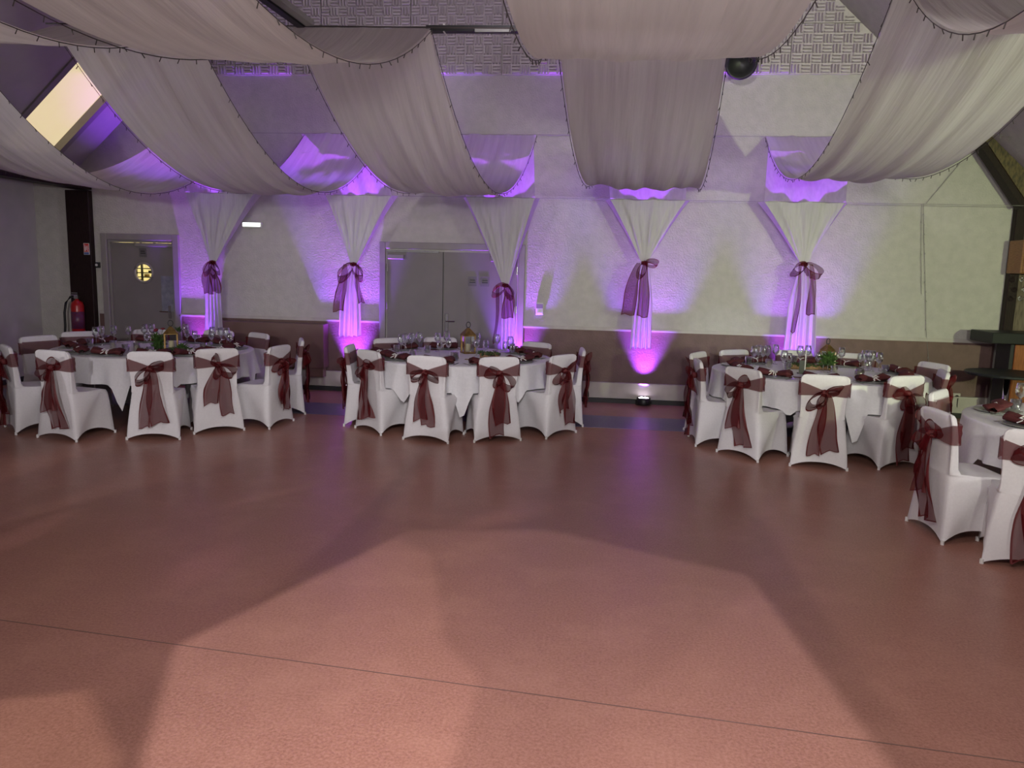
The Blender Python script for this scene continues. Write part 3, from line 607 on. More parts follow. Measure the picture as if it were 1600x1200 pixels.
# ---------------------------------------------------------------- wall curtains
def curtain(idx, TL, TR, BL, BR, kx, kz, tb, tzb, label, bowspec):
    # TL/TR upper corners, BL/BR lower corners (x) ; knot kx,kz ; tail bottom (xa,xb), z
    rnd = random.Random(50 + idx); ph = rnd.uniform(0, 6)
    o = empty('wall_curtain', (kx, D - .33, 0)); tag(o, label, 'curtain', 'white voile curtains tied on the far wall')
    og = o.location
    yU, yL, yK = D - .03, YLW, D - .33; zL = ZLW
    def panel(u, v):
        x = (TL + (TR - TL) * u) * (1 - v) + (BL + (BR - BL) * u) * v
        ed = min(u, 1 - u)
        return Vector((x, yU + (yL - yU) * v + .012 * sin(u * 24 + ph) * (.3 + v) + .02 * sin(PI * v) * (1 - 2 * ed), 3.465 + (zL + .003 - 3.465) * v + .015 * sin(u * 17) * v * (1 - v))) - og
    MB().grid(panel, 44, 12).build('upper_panel', 'glowveil', o, True)
    def swag(off, ww, yo):
        def fn(u, v):
            e = v ** .92; c = (BL + BR) / 2; xt = BL + (BR - BL) * u; xt = c + (xt - c) * ww
            xk = kx + (u - .5) * .075
            x = xt * (1 - e) + xk * e
            zz = zL + (kz - zL) * v + .012 * sin(u * 13 + off) * (1 - v)
            f = sin(u * 34 + ph + off) * .6 + sin(u * 19 + off) * .5 + sin(u * 61) * .2
            y = (yL + yo) * (1 - v) + yK * v - .02 * sin(PI * v) * sin(PI * u) + .016 * f * sin(PI * min(1, v * 1.1 + .05)) 
            return Vector((x, y, zz)) - og
        return fn
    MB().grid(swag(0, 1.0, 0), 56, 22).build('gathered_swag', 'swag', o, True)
    sw = swag(0, 1.0, 0)
    for sd in (0, 1):
        def hemf(u, v, sd=sd): p = sw(sd, v); q = sw(.5, v); dxy = (p - q); k = 1 + .12 * u * (1 - v * .6); return Vector((q.x + dxy.x * k, p.y + .02 * u + .10 * u * (1 - v), p.z))
        MB().grid(hemf, 3, 20).build('side_fold', 'glowveil', o, True)
    def tl(u, v):
        e = min(1, v * 2.2) ** .6 * .75 + v * .25
        x = (kx + (u - .5) * .07) * (1 - e) + (tb[0] + (tb[1] - tb[0]) * u) * e
        return Vector((x, yK + .028 * sin(u * 31 + ph) * (.3 + v) - .02, kz + (tzb - kz) * v + .012 * sin(u * 26 + ph) * v)) - og
    MB().grid(tl, 48, 16).build('tail', 'curtain', o, True)
    bw = MB().lathe([(0, -.03), (.04, -.02), (.045, 0), (.04, .02), (0, .03)], 12, (0, 0, 0)).build('bow', 'knot', o, True); bw.location = (0, -.02, kz)
    for (dx, dz, sz) in bowspec[0]: loop(bw, 0, -.02, 0, dx, dz, sz, .13, ph)
    for (x, dx, ln, w_) in bowspec[1]: tail(bw, x, -.05, 0, dx, ln, .04, w_, ph + x * 9)
def curt(px): return None
yk = D - .33
def X(px, py, y): return aty(px, py, y).x
KN = [(333, 410), (553, 413), (790, 446), (1007, 411), (1256, 413)]
specs = [
 (0, (280, 240), (390, 240), (288, 302), (397, 299), (322, 348), 515, 'leftmost white wall curtain beside the porthole door, tied with a burgundy bow', ([(-.5, -.8, .2), (.6, -.7, .2), (.2, -.9, .22)], [(-.03, -.02, .42, .13), (.05, .02, .40, .12)])),
 (1, (470, 205), (590, 205), (508, 303), (612, 304), (529, 564), 525, 'second white wall curtain from the left, beside the double door, hem above the wainscot', ([(-.8, -.8, .24), (.6, -.8, .22)], [(-.1, -.08, .62, .15), (.06, .06, .5, .07)])),
 (2, (722, 216), (833, 217), (728, 308), (836, 310), (781, 809), 570, 'white wall curtain hanging over the right half of the double door', ([(-.8, -.6, .2), (.5, -.8, .2)], [(-.08, -.04, .75, .04), (.04, .02, .42, .16)])),
 (3, (948, 213), (1075, 213), (953, 313), (1072, 314), (984, 1017), 544, 'fourth white wall curtain from the left, over the visible floor uplight', ([(-.3, -.9, .2), (.8, -.1, .2)], [(-.08, -.12, .66, .17), (.02, -.03, .68, .14)])),
 (4, (1203, 212), (1332, 214), (1194, 316), (1321, 317), (1221, 1272), 560, 'rightmost white wall curtain behind the right table', ([(-.7, -.6, .2), (.8, -.6, .24)], [(-.05, -.03, .85, .05), (.07, .05, .62, .09)])),
]
for (i, tl_, tr_, bl_, br_, tb_, by, lab, bs) in specs:
    kx = X(*KN[i], yk); kz = aty(*KN[i], yk).z
    curtain(i, X(*tl_, W), X(*tr_, W), X(*bl_, YLW), X(*br_, YLW), kx, kz, (X(tb_[0], by, yk), X(tb_[1], by, yk)), aty(sum(tb_) / 2, by, yk).z, lab, bs)
# strings on the right part of the wall
P_ = lambda px, py: aty(px, py, D - .02)
wire_string('fairy_light_string', [P_(1500, 255), P_(1447, 318)], 'dark wire running diagonally on the wall at right of the last curtain', step=9, seed=90, group='wires on the right wall', wm='pale_wire')
wire_string('fairy_light_string', [P_(1443, 318), P_(1444, 380), P_(1446, 450), P_(1447, 515), P_(1452, 575)], 'unlit fairy light string hanging straight down the wall right of the curtains', step=.12, seed=91, group='wires on the right wall', wm='pale_wire')
wire_string('fairy_light_string', [P_(1440, 319), P_(1439, 400), P_(1440, 460)], 'short second strand beside the hanging fairy lights on the right wall', step=.2, seed=92, group='wires on the right wall', wm='pale_wire')
wire_string('fairy_light_string', [aty(1535, 205, D - .5), aty(1570, 213, D - .6), aty(1600, 215, D - .7), aty(1640, 205, D - .8)], 'pale fairy light string crossing the timber brace at the right', step=.1, seed=93, sp=.05, group='wires on the right wall', wm='pale_wire')

# ================================================================ TABLES AND CHAIRS
RX, RY, TZ = 1.08, .96, .742
TB = {'left': (-5.0, 8.2, 'left table'), 'centre': (-1.59, 8.62, 'centre table'), 'right': (2.34, 8.42, 'right table'), 'near': (3.84, 5.85, 'near right table')}
CHAIRS = {
 'left': [(-5.84, 6.96, 50, 'leftmost in front'), (-5.14, 6.70, 78, 'second from the left in front'), (-4.27, 6.90, 104, 'third from the left in front'), (-3.82, 7.36, 128, 'fourth from the left in front'), (-3.36, 7.86, 172, 'right side, nearest the centre table'), (-3.45, 8.72, 205, 'right side, behind another chair'), (-6.25, 7.95, -22, 'left side by the white wall'), (-6.2, 8.6, -45, 'back left, before the fire extinguisher'), (-5.66, 9.2, -68, 'back, before the porthole door'), (-4.85, 9.42, 267, 'back, before the first curtain'), (-4.22, 9.25, 238, 'back right, before the boxed heater')],
 'centre': [(-2.74, 8.2, 6, 'leftmost, seen edge on'), (-2.38, 7.74, 50, 'front left corner'), (-1.68, 7.41, 79, 'front, left of middle'), (-.96, 7.57, 113, 'front, right of middle'), (-.33, 8.0, 143, 'front right corner'), (-.14, 8.78, 186, 'rightmost, seen edge on'), (-2.55, 9.2, -52, 'back left, before the second curtain'), (-1.98, 9.55, -75, 'back, before the left door leaf'), (-.72, 9.35, 240, 'back right, before the thermostat wall')],
 'right': [(1.02, 8.05, 2, 'leftmost, seen from the side'), (1.375, 7.43, 41, 'front left corner'), (2.06, 7.13, 80, 'front middle'), (2.84, 7.31, 117, 'front right corner'), (3.42, 7.92, 168, 'right side, seen edge on'), (3.6, 8.6, 202, 'right side, turned to the camera'), (1.12, 8.85, -30, 'left side, behind the leftmost chair'), (1.6, 9.3, -60, 'back left, before the brown wainscot'), (2.35, 9.5, 270, 'back middle, before the fifth curtain'), (3.02, 9.35, 245, 'back right')],
 'near': [(2.30, 5.43, 5, 'left side'), (2.66, 4.78, 70, 'front'), (2.72, 6.45, -38, 'back left')],
}
# ---- chair prototypes
def ring_pts(hwr, hwf, y0, y1, conc, n=12):
    # rounded quad counter-clockwise starting rear left
    c = [(-hwr, y0), (hwr, y0), (hwf, y1), (-hwf, y1)]; out = []
    for k in range(4):
        a, b = Vector(c[k]), Vector(c[(k + 1) % 4]); d = b - a; nrm = Vector((-d.y, d.x)).normalized()
        for i in range(n):
            s = (i + .5) / n; q = 2 * s - 1
            rnd_ = .012 * (abs(q) ** 6)
            p = a + d * s + nrm * (conc * (1 - q * q) + rnd_); out.append((p.x, p.y, s, k))
    return out
def chair_cover():
    R_ = [(0, .262, .245, -.005, .50, .030), (.10, .250, .238, .004, .49, .024), (.22, .234, .230, .014, .48, .016), (.34, .216, .22, .024, .468, .008), (.42, .204, .212, .030, .455, .0), (.447, .200, .205, .032, .44, -.004), (.457, .198, .198, .033, .40, -.006), (.460, .197, .195, .033, .24, -.006), (.468, .196, .194, .033, .12, -.004), (.50, .194, .190, .033, .100, 0), (.60, .196, .19, .030, .090, 0), (.72, .205, .2, .020, .070, -.002), (.81, .210, .205, .008, .052, -.003), (.848, .205, .2, .002, .044, -.003), (.864, .188, .184, .006, .038, -.002), (.869, .165, .16, .014, .030, 0)]
    mb = MB(); vs = []; fs = []; n = 48
    for j, (z, a, b, y0, y1, c) in enumerate(R_):
        for (x, y, s, k) in ring_pts(a, b, y0, y1, c):
            hem = (.058 if k == 0 else .085) * (1 - abs(2 * s - 1) ** 2.4)
            t = min(1, z / .43)
            if k in (1, 3) and z < .44:
                q = s if k == 1 else 1 - s; sr = .62 * t + .02; sg_ = 1 if k == 1 else -1
                off = .022 * min(1, t * 2) * q / sr if q < sr else .022 * min(1, t * 2) * max(0, 1 - (q - sr) / .12) - .03 * (1 - t * .6) * sin(PI * (q - sr) / (1 - sr))
                x += sg_ * (off + (.0))
            zz = z if z >= .43 else hem * (1 - t) ** 1 + z
            if z >= .43 and z < .6: zz = z
            if z > .8: zz = z - .010 * abs(x / .21) ** 3
            vs.append((x, y, zz))
    m = len(R_)
    for j in range(m - 1):
        for i in range(n): fs.append((j * n + i, j * n + (i + 1) % n, (j + 1) * n + (i + 1) % n, (j + 1) * n + i))
    fs.append(tuple(range((m - 1) * n, m * n)))
    return mb.add(vs, fs)
cover_proto = chair_cover()
def band():
    mb = MB(); R_ = ring_pts(.222, .222, .012, .078, 0, 12)
    def fn(u, v):
        x, y, s, k = R_[round(u * 48) % 48]
        if k == 0:
            q = abs(2 * s - 1); zc_ = .705 + .03 * q; hw_ = .014 + .052 * q ** .8; y -= .008
        else: zc_ = .735; hw_ = .066
        rip = .003 * sin(v * 12 + u * 8)
        return Vector((x, y - rip - (.0 if k else 0), zc_ + hw_ * (2 * v - 1) + .01 * (1 if k == 2 else 0)))
    return mb.grid(fn, 48, 5, closed=True)
def make_chair(tails, loops):
    r = empty('banquet_chair')
    c = cover_proto.build('stretch_cover', 'cover', r, True)
    # metal frame feet peeking below the hem
    for sx, sy in ((-.245, .01), (.245, .01), (-.23, .485), (.23, .485)):
        MB().lathe([(0, 0), (.012, 0), (.012, .03), (0, .03)], 8, (sx, sy, 0)).build('foot', 'white', r)
    s = band().build('sash', 'organza', r, True)
    MB().lathe([(0, -.034), (.03, -.024), (.038, 0), (.03, .024), (0, .034)], 10, (0, -.005, .703)).build('knot', 'knot', s, True)
    for (dx, dz, sz, ph) in loops: loop(s, 0, .0, .70, dx, dz, sz * 1.3, .12, ph)
    loop(s, 0, -.01, .695, loops[0][0] * .4, -.9, .13, .09, 2.5)
    for (x, dx, ln, w1, ph) in tails: tail(s, x, -.02, .69, dx, ln, .035, w1 * 1.25, ph)
    return r
PROTO = [
 make_chair([(-.01, -.02, .40, .13, 1.0), (.02, .06, .56, .15, 2.4)], [(-.8, -.5, .14, 0), (.7, .5, .12, 1)]),
 make_chair([(-.02, -.03, .56, .09, 0.3), (.02, .06, .52, .13, 1.6)], [(-.7, -.7, .14, 2), (.8, .3, .13, 0)]),
 make_chair([(-.02, -.07, .38, .12, 2.0), (.02, .07, .50, .10, .4)], [(-.3, .6, .12, 1), (.8, -.5, .15, 2)]),
 make_chair([(-.01, -.03, .46, .11, 1.5), (.02, .01, .52, .12, 3.1)], [(-.9, -.3, .13, 2), (.9, -.3, .13, 0)]),
 make_chair([(.0, .03, .50, .14, 2.2), (-.02, .0, .62, .13, .9)], [(-.8, .2, .14, 1), (.6, -.7, .16, 2)]),
]
used = set(); SEQ = {'left': [4, 0, 1, 2, 3, 1, 0, 2, 3, 4, 1], 'centre': [3, 1, 3, 4, 0, 2, 1, 0, 2], 'right': [4, 0, 1, 4, 2, 3, 0, 2, 3, 1], 'near': [0, 4, 2]}
for k, lst in CHAIRS.items():
    for i, (x, y, ang, desc) in enumerate(lst):
        pi_ = SEQ[k][i]; o = PROTO[pi_] if pi_ not in used else copy_tree(PROTO[pi_]); used.add(pi_)
        o.location = (x, y, 0); o.rotation_euler = (0, 0, rad(ang - 90))
        tag(o, 'white covered chair with burgundy bow at the %s, %s' % (TB[k][2], desc), 'chair', 'covered chairs round the tables')

# ---- tables and cloths
CORN = {'left': (rad(-28), 0), 'centre': (rad(-42 + 8), 0), 'right': (rad(-30), 0), 'near': (rad(-20), 0)}
def cloth(cx, cy, rot, seats, seed):
    rnd = random.Random(seed); ph = rnd.uniform(0, 6); NU = 160
    def fn(u, v):
        t = 2 * PI * u; ct, st = cos(t), sin(t)
        if v <= .25:
            r = v / .25; return Vector((RX * r * ct, RY * r * st, TZ))
        if v <= .31:
            k = (v - .25) / .06; return Vector(((RX + .012 * sin(k * PI / 2)) * ct, (RY + .012 * sin(k * PI / 2)) * st, TZ - .012 * (1 - cos(k * PI / 2))))
        k = (v - .31) / .69
        q = max(abs(cos(t - rot)), abs(sin(t - rot))); drop = min(.60, 1.36 / q - 1.0)
        cornerness = max(0, (1 / q - 1.08) / .33)
        occ = 0
        for a in seats:
            d_ = abs((t - a + PI) % (2 * PI) - PI); occ = max(occ, 1 - min(1, max(0, (d_ - .19) / .09)))
        zb = TZ - drop; zb = max(zb, .16)
        if occ > 0: zb = zb * (1 - occ) + max(zb, .472) * occ
        fold = (.018 * sin(t * 22 + ph) + .012 * sin(t * 35 + 2 * ph)) * k + .03 * cornerness * k
        out = .012 + fold + .02 * k - (.0 if occ < .5 else 0)
        return Vector(((RX + out) * ct, (RY + out) * st, TZ - .012 - (TZ - .012 - zb) * k))
    mb = MB(); mb.grid(fn, NU, 32, closed=True); return mb
for k, (cx, cy, nm) in TB.items():
    seats = [math.atan2((y - cy) / RY, (x - cx) / RX) for x, y, _, _ in CHAIRS[k]]
    o = cloth(cx, cy, CORN[k][0], seats, hash(k) % 7 if False else len(k)).build('tablecloth', 'cloth', None, True); o.location = (cx, cy, 0)
    tag(o, 'white tablecloth draped over the %s' % nm, 'tablecloth', 'white tablecloths')
    t = empty('banquet_table', (cx, cy, 0)); tag(t, 'folding banquet table hidden under the white cloth, %s' % nm, 'table', 'banquet tables')
    MB().lathe([(0, .705), (.98, .705), (1.0, .712), (1.0, .733), (.98, .738), (0, .738)], 48, sx=RX - .005, sy=RY - .005).build('table_top', 'cream', t)
    for sx in (-1, 1):
        for sy in (-1, 1): MB().tube([(sx * .45, sy * .4, .705), (sx * .5, sy * .42, 0)], .014, 8).build('leg', 'steel', t)

# ---- table settings
def glass_mesh(prof, k=14):
    return MB().lathe(prof, k)
WG = [(0, .0), (.032, .0), (.033, .003), (.008, .008), (.0045, .02), (.004, .10), (.01, .11), (.033, .135), (.039, .16), (.036, .195), (.031, .225), (.030, .225), (.0345, .195), (.037, .16), (.031, .137), (.006, .114)]
WS = [(r * .85, z * .84) for r, z in WG]
TBL = [(0, 0), (.034, 0), (.036, .006), (.040, .09), (.038, .09), (.034, .012), (0, .010)]
g1 = glass_mesh(WG); g2 = glass_mesh(WS); g3 = glass_mesh(TBL)
proto = {}
def inst(kind, mbuild, name, m, loc, smooth=True):
    if kind not in proto:
        o = mbuild().build(name, m, None, smooth); proto[kind] = o
    else: o = proto[kind].copy(); COL.objects.link(o)
    o.location = loc; return o
GL = {
 'left': [('L', 149, 511, 'near the front-left chairs'), ('L', 158, 509.5, 'in the left cluster'), ('L', 177, 508.5, 'behind the cream candle'), ('S', 186, 507, 'behind the cream candle'), ('L', 225, 507, 'left of the lantern'), ('L', 237, 506, 'left of the lantern, tallest'), ('S', 244, 517, 'at the lantern foot'), ('S', 229, 519, 'at the lantern foot, left'), ('L', 290, 507, 'right of the lantern'), ('S', 292, 515, 'right of the lantern, front'), ('S', 304, 517, 'between lantern and first curtain'), ('L', 332, 511, 'before the first curtain'), ('S', 330, 518, 'before the first curtain, front'), ('L', 345, 512, 'right cluster'), ('L', 354, 512.5, 'right cluster, rearmost'), ('S', 359, 521, 'right cluster, front'), ('T', 140, 529, 'by the left napkins'), ('T', 165, 524, 'behind the candle'), ('T', 317, 522, 'right of the lantern'), ('T', 196, 538, 'beside the front napkin')],
 'centre': [('L', 627, 523, 'left cluster, leftmost'), ('L', 633, 521.5, 'left cluster, second'), ('L', 643, 520.6, 'left cluster, third'), ('L', 655, 519.4, 'left cluster, rightmost'), ('L', 684, 520, 'before the door leaf joint, left'), ('L', 698, 518, 'before the door leaf joint, right'), ('S', 701, 530, 'front of the door joint pair'), ('S', 687, 533, 'front of the door joint pair, left'), ('L', 746, 521, 'behind the brass lantern'), ('S', 745, 531, 'right of the brass lantern'), ('S', 759, 532, 'second right of the brass lantern'), ('L', 777, 522.5, 'before the third curtain'), ('S', 790, 534, 'before the third curtain, front'), ('L', 798, 526, 'right cluster'), ('S', 801, 537, 'right cluster, front'), ('T', 620, 539, 'left cluster'), ('T', 645, 546, 'left cluster, front'), ('T', 668, 540, 'between the clusters'), ('T', 767, 533, 'right of the lantern'), ('T', 712, 551, 'by the lantern front')],
 'right': [('L', 1179, 541, 'left cluster, leftmost'), ('L', 1186, 539.5, 'left cluster, second'), ('L', 1193, 541, 'left cluster, third'), ('L', 1200, 540, 'left cluster, fourth'), ('L', 1213, 538.5, 'left cluster, rightmost'), ('L', 1226, 548, 'before the fifth curtain, left'), ('S', 1234, 552, 'before the fifth curtain, front'), ('L', 1251, 540.6, 'behind the moss log'), ('L', 1263, 540, 'behind the moss log, right'), ('S', 1279, 551, 'at the green plant, left'), ('S', 1288, 554, 'at the green plant, middle'), ('S', 1295, 555, 'at the green plant, right'), ('L', 1316, 543, 'standing alone right of the plant'), ('S', 1345, 552, 'right cluster, leftmost'), ('L', 1352, 547.5, 'right cluster, second'), ('L', 1358, 547.5, 'right cluster, third'), ('L', 1364, 548, 'right cluster, fourth'), ('L', 1375, 551, 'right cluster, rightmost'), ('S', 1357, 562, 'right cluster, front'), ('T', 1170, 557, 'left cluster'), ('T', 1241, 556, 'before the fifth curtain'), ('T', 1231, 567, 'front edge'), ('T', 1384, 570, 'right cluster')],
 'near': [('L', 1597, 599, 'at the picture edge'), ('T', 1588, 624, 'beside the napkins')],
}
for k, lst in GL.items():
    cx, cy, nm = TB[k]
    for t_, px, py, ds in lst:
        h_ = {'L': .225, 'S': .189, 'T': .09}[t_]
        p = atz(px, py, TZ + h_); dx, dy = p.x - cx, p.y - cy; rr_ = math.hypot(dx / RX, dy / RY)
        if rr_ > .88: p.x = cx + dx * .88 / rr_; p.y = cy + dy * .88 / rr_
        mbx = {'L': g1, 'S': g2, 'T': g3}[t_]
        o = inst('g' + t_, lambda: mbx, 'wine_glass' if t_ != 'T' else 'tumbler', 'glass', (p.x, p.y, TZ + .001))
        tag(o, {'L': 'tall clear wine glass', 'S': 'smaller clear wine glass', 'T': 'clear straight tumbler'}[t_] + ' on the %s, %s' % (nm, ds), 'glass', 'glassware on the tables')
def plate_mb(): return MB().lathe([(0, 0), (.09, 0), (.10, .004), (.155, .012), (.16, .015), (.155, .017), (.10, .009), (0, .007)], 32)
def napkin_mb():
    def fn(u, v):
        t = 2 * PI * u; x = (v - .5) * .34; a = abs(v - .5) * 2
        ry = .026 + .055 * a ** .8; rz = .016 + .022 * a ** .6
        if v in (0, 1): ry *= .35; rz *= .5
        return Vector((x + .01 * sin(t * 3), ry * cos(t) * (1 + .12 * sin(3 * t + v * 7)), rz * sin(t) * (1 + .15 * sin(4 * t + v * 9)) + rz))
    return MB().grid(fn, 18, 14, closed=True)
def ribbon_mb():
    mb = MB(); mb.tube([(0, .03 * cos(2 * PI * i / 12), .018 + .02 * sin(2 * PI * i / 12)) for i in range(12)], .006, 5, True)
    for s in (-1, 1): mb.tube([(0, 0, .038), (s * .03, -.015, .055), (s * .04, -.04, .045), (s * .015, -.02, .038)], .006, 4); mb.tube([(0, 0, .04), (s * .02, -.03, .03), (s * .035, -.065, .012)], .005, 4)
    return mb
def knife_mb(): return MB().box(-.009, .009, 0, .11, 0, .002).box(-.006, .006, -.1, 0, 0, .004)
def fork_mb():
    mb = MB().box(-.006, .006, -.1, .04, 0, .003).box(-.011, .011, .04, .055, 0, .003)
    for i in range(4): mb.box(-.011 + i * .0062, -.008 + i * .0062, .055, .1, 0, .002)
    return mb
np_proto = None
for k, lst in CHAIRS.items():
    cx, cy, nm = TB[k]; sets = lst
    for i, (x, y, ang, desc) in enumerate(sets):
        t = math.atan2((y - cy) / RY, (x - cx) / RX); px_, py_ = cx + cos(t) * (RX - .21), cy + sin(t) * (RY - .21)
        jr = random.uniform(-.35, .35); rz = math.atan2(y - cy, x - cx) + PI / 2
        ds = 'the chair %s, %s' % (desc, nm)
        o = inst('plate', plate_mb, 'charger_plate', 'charger', (px_, py_, TZ + .001)); tag(o, 'grey charger plate before ' + ds, 'plate', 'charger plates')
        if np_proto is None:
            np_proto = napkin_mb().build('folded_napkin', 'napkin', None, True); ribbon_mb().build('ribbon', 'ribbon', np_proto, True); o = np_proto
        else: o = copy_tree(np_proto)
        o.location = (px_, py_, TZ + .012); o.rotation_euler = (0, 0, rz + jr); tag(o, 'burgundy ribbon-tied napkin before ' + ds, 'napkin', 'ribbon tied napkins')
        for s_, nm_, mb_, lb in ((1, 'table_knife', knife_mb, 'steel knife before '), (-1, 'table_fork', fork_mb, 'steel fork before ')):
            q = Vector((px_, py_, TZ + .001)) + Vector((cos(rz), sin(rz), 0)) * s_ * .19
            o = inst(nm_, mb_, nm_, 'steel', q, False); o.rotation_euler = (0, 0, rz); tag(o, lb + ds, nm_.split('_')[1], 'table cutlery')

# ---- centrepieces
def lantern(px, py, k, label, h=.30, w_=.075):
    p = atz(px, py, TZ); cx, cy, nm = TB[k]
    o = empty('lantern', (p.x, p.y, TZ + .001), .5); tag(o, label, 'lantern', 'brass lanterns on the tables')
    MB().box(-w_, w_, -w_, w_, 0, .02, .004).build('base', 'brass', o)
    for sx in (-1, 1):
        for sy in (-1, 1): MB().box(sx * w_ * .85 - .007, sx * w_ * .85 + .007, sy * w_ * .85 - .007, sy * w_ * .85 + .007, .02, h * .68).build('corner_post', 'brass', o)
    MB().box(-w_, w_, -w_, w_, h * .68, h * .73, .004).build('eaves', 'brass', o)
    mb = MB(); a = w_ * 1.0; b_ = .012; z0, z1, z2 = h * .73, h * .86, h
    mb.add([(-a, -a, z0), (a, -a, z0), (a, a, z0), (-a, a, z0), (-a * .62, -a * .62, z1), (a * .62, -a * .62, z1), (a * .62, a * .62, z1), (-a * .62, a * .62, z1), (-b_, -b_, z2), (b_, -b_, z2), (b_, b_, z2), (-b_, b_, z2)],
           [(0, 1, 5, 4), (1, 2, 6, 5), (2, 3, 7, 6), (3, 0, 4, 7), (4, 5, 9, 8), (5, 6, 10, 9), (6, 7, 11, 10), (7, 4, 8, 11), (8, 9, 10, 11)]).build('roof', 'brass', o)
    MB().tube([(.026 * cos(2 * PI * i / 16), 0, h + .036 + .033 * sin(2 * PI * i / 16)) for i in range(16)], .0045, 6, True).build('ring_handle', 'black', o, True)
    g = w_ * .8; MB().box(-g, g, -g - .001, -g + .001, .02, h * .68).box(-g, g, g - .001, g + .001, .02, h * .68).box(-g - .001, -g + .001, -g, g, .02, h * .68).box(g - .001, g + .001, -g, g, .02, h * .68).build('glass_pane', 'glass', o)
    MB().lathe([(0, .02), (.028, .02), (.028, .11), (0, .112)], 16).build('candle', 'wax', o, True)
    return o, p
lantern(731, 552, 'centre', 'aged brass lantern with ring handle in the middle of the centre table')
lantern(268, 548, 'left', 'aged brass lantern among greenery on the left table', .27)
lantern(1291, 571, 'right', 'dark brass lantern overgrown by a green plant on the right table', .24, .06)
def plant(px, py, z, r, hgt, n, seed, label, cat='plant', flowers=0, name='leafy_sprig'):
    rnd = random.Random(seed); p = atz(px, py, z); o = empty(name, (p.x, p.y, z)); tag(o, label, cat)
    mb = MB()
    for i in range(n):
        a = rnd.uniform(0, 2 * PI); el = rnd.uniform(.2, 1.3); L = rnd.uniform(.5, 1) * r; b0 = Vector((rnd.uniform(-.03, .03), rnd.uniform(-.03, .03), rnd.uniform(0, hgt)))
        d_ = Vector((cos(a) * cos(el), sin(a) * cos(el), sin(el))); s_ = Vector((-sin(a), cos(a), 0)) * r * .09
        mb.add([b0, b0 + d_ * L * .5 + s_, b0 + d_ * L - Vector((0, 0, L * .2)), b0 + d_ * L * .5 - s_], [(0, 1, 2, 3)])
    f = mb.build('foliage', 'leaf', o); f['kind'] = 'stuff'
    if flowers:
        for i in range(flowers):
            a = rnd.uniform(0, 6.28); q = Vector((cos(a) * r * .6, sin(a) * r * .6, hgt + r * .75 + rnd.uniform(-.03, .02)))
            MB().lathe([(0, -.012), (.022, -.004), (.026, .006), (0, .014)], 10, tuple(q)).build('flower', 'flower', o, True)
            MB().tube([(0, 0, 0), tuple(q)], .002, 4).build('stem', 'leaf', o)
plant(247, 548, TZ, .12, .14, 170, 3, 'green leafy sprigs with dark red flowers left of the left lantern', flowers=3)
plant(283, 549, TZ, .12, .02, 150, 4, 'low green foliage at the right foot of the left lantern')
plant(277, 520, TZ + .16, .09, .03, 60, 14, 'pale green leaves trailing over the left lantern roof')
plant(1293, 571, TZ + .10, .13, .08, 260, 5, 'bushy green plant covering the right table lantern')
plant(752, 553, TZ, .07, .0, 90, 6, 'small green sprig right of the centre lantern')
plant(226, 551, TZ, .08, .0, 110, 8, 'low green foliage left of the left lantern')
def moss(px, py, w_, label, seed):
    rnd = random.Random(seed); p = atz(px, py, TZ + .02); o = empty('moss_log', (p.x, p.y, TZ + .001)); tag(o, label, 'centrepiece')
    MB().tube([(-w_, 0, .03), (w_, .02, .03)], .03, 10).build('log', 'bark', o, True)
    mb = MB()
    for i in range(70): mb.lathe([(0, -.012), (.014, -.004), (.014, .006), (0, .014)], 5, (rnd.uniform(-w_, w_), rnd.uniform(-.035, .035), .045 + rnd.uniform(-.01, .02)))
    f = mb.build('moss', 'moss', o); f['kind'] = 'stuff'
moss(1265, 575, .24, 'mossy log centrepiece left of the plant on the right table', 1)
moss(765, 557, .11, 'small mossy log right of the brass lantern on the centre table', 2)
moss(282, 551, .14, 'mossy log under the left table lantern', 3)
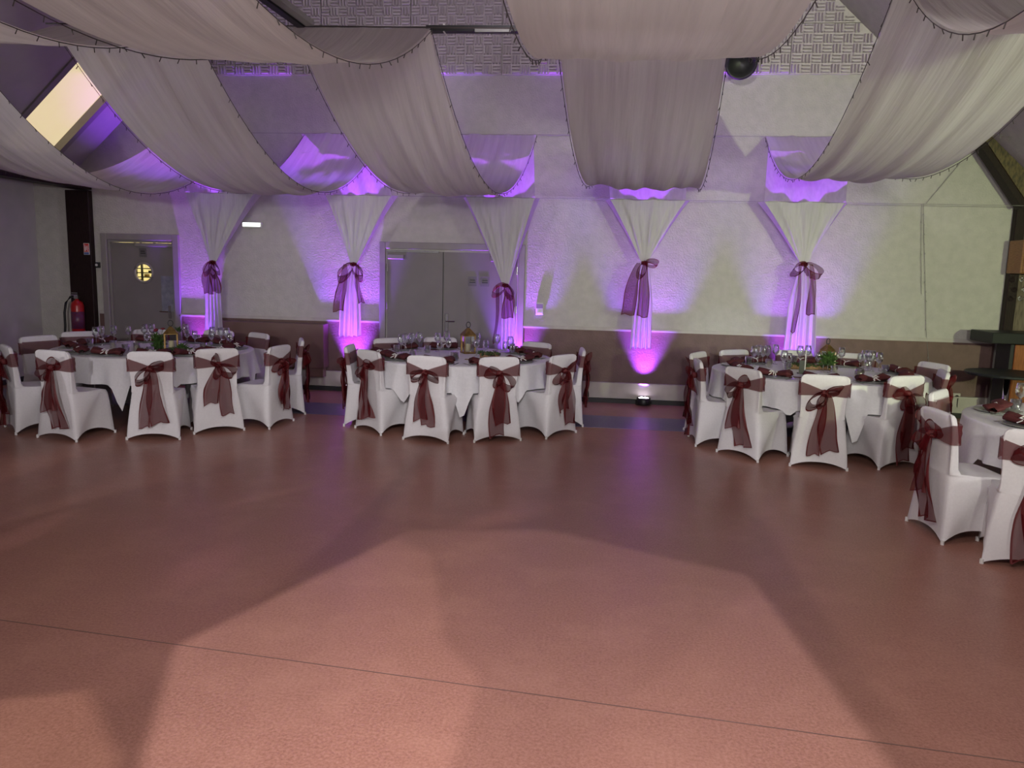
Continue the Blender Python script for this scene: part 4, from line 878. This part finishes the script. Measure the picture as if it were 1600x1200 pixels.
def jar(px, py, label, r=.036, h=.085, fill='wax'):
    p = atz(px, py, TZ); o = empty('candle_jar', (p.x, p.y, TZ + .001)); tag(o, label, 'candle', 'candle jars on the tables')
    MB().lathe([(0, 0), (r, 0), (r, h), (r - .003, h), (r - .003, .004), (0, .004)], 18).build('jar', 'glass', o, True)
    MB().lathe([(0, .005), (r - .004, .005), (r - .004, h * .72), (.004, h * .70), (0, h * .78)], 16).build('candle', fill, o, True)
jar(177, 544, 'cream candle in a glass jar in the middle of the left cluster, left table')
jar(214, 548, 'cream candle jar left of the greenery on the left table')
jar(235, 552, 'cream candle jar in front of the left lantern', .04, .07)
jar(318, 548, 'cream candle jar right of the left lantern')
jar(337, 550, 'low cream candle jar at the right cluster of the left table', .045, .05)
jar(774, 559, 'cream candle jar right of the centre lantern')
jar(709, 563, 'white candle in a clear jar left of the centre lantern', .036, .09, 'ribbon')
jar(1201, 574, 'cream candle jar behind the left glass cluster, right table', .04, .09)
jar(1342, 592, 'cream candle jar with open lid before the right glass cluster', .045, .10)
jar(1303, 582, 'pale candle jar before the green plant', .036, .07)
def stick(px, py, h, r, m, nm, label, cat):
    p = atz(px, py, TZ); o = empty(nm, (p.x, p.y, TZ + .001)); tag(o, label, cat)
    MB().lathe([(0, 0), (.035, 0), (.035, .006), (.01, .012), (.01, .03), (0, .03)], 14).build('foot', 'black', o); MB().lathe([(0, .03), (r, .03), (r * .8, h), (0, h)], 10).build('taper', m, o, True)
stick(1303, 580, .20, .009, 'wax', 'taper_candle', 'gold taper candle right of the green plant', 'candle')
stick(1257, 583, .24, .006, 'white', 'taper_candle', 'thin white taper candle beside the black number stand', 'candle')
p = atz(1251, 584, TZ); o = empty('number_stand', (p.x, p.y, TZ + .001)); tag(o, 'small black table number stand before the mossy log, right table', 'stand')
MB().box(-.035, .035, -.02, .02, 0, .012).build('foot', 'black', o); MB().box(-.02, .03, -.004, .004, .012, .14).build('board', 'black', o)
for px, py, lb, k in ((1322, 590, 'pale card lying beside the candle jar on the right table', 0), (735, 562, 'small gold card before the centre lantern', 1), (680, 547, 'brown menu card on the centre table', 2), (1250, 590, 'brown menu card at the front of the right table', 3)):
    p = atz(px, py, TZ); o = MB().box(-.06, .06, -.03, .03, 0, .004).build('menu_card', ['wax', 'brass', 'knot', 'knot'][k]); o.location = (p.x, p.y, TZ + .001); tag(o, lb, 'card')
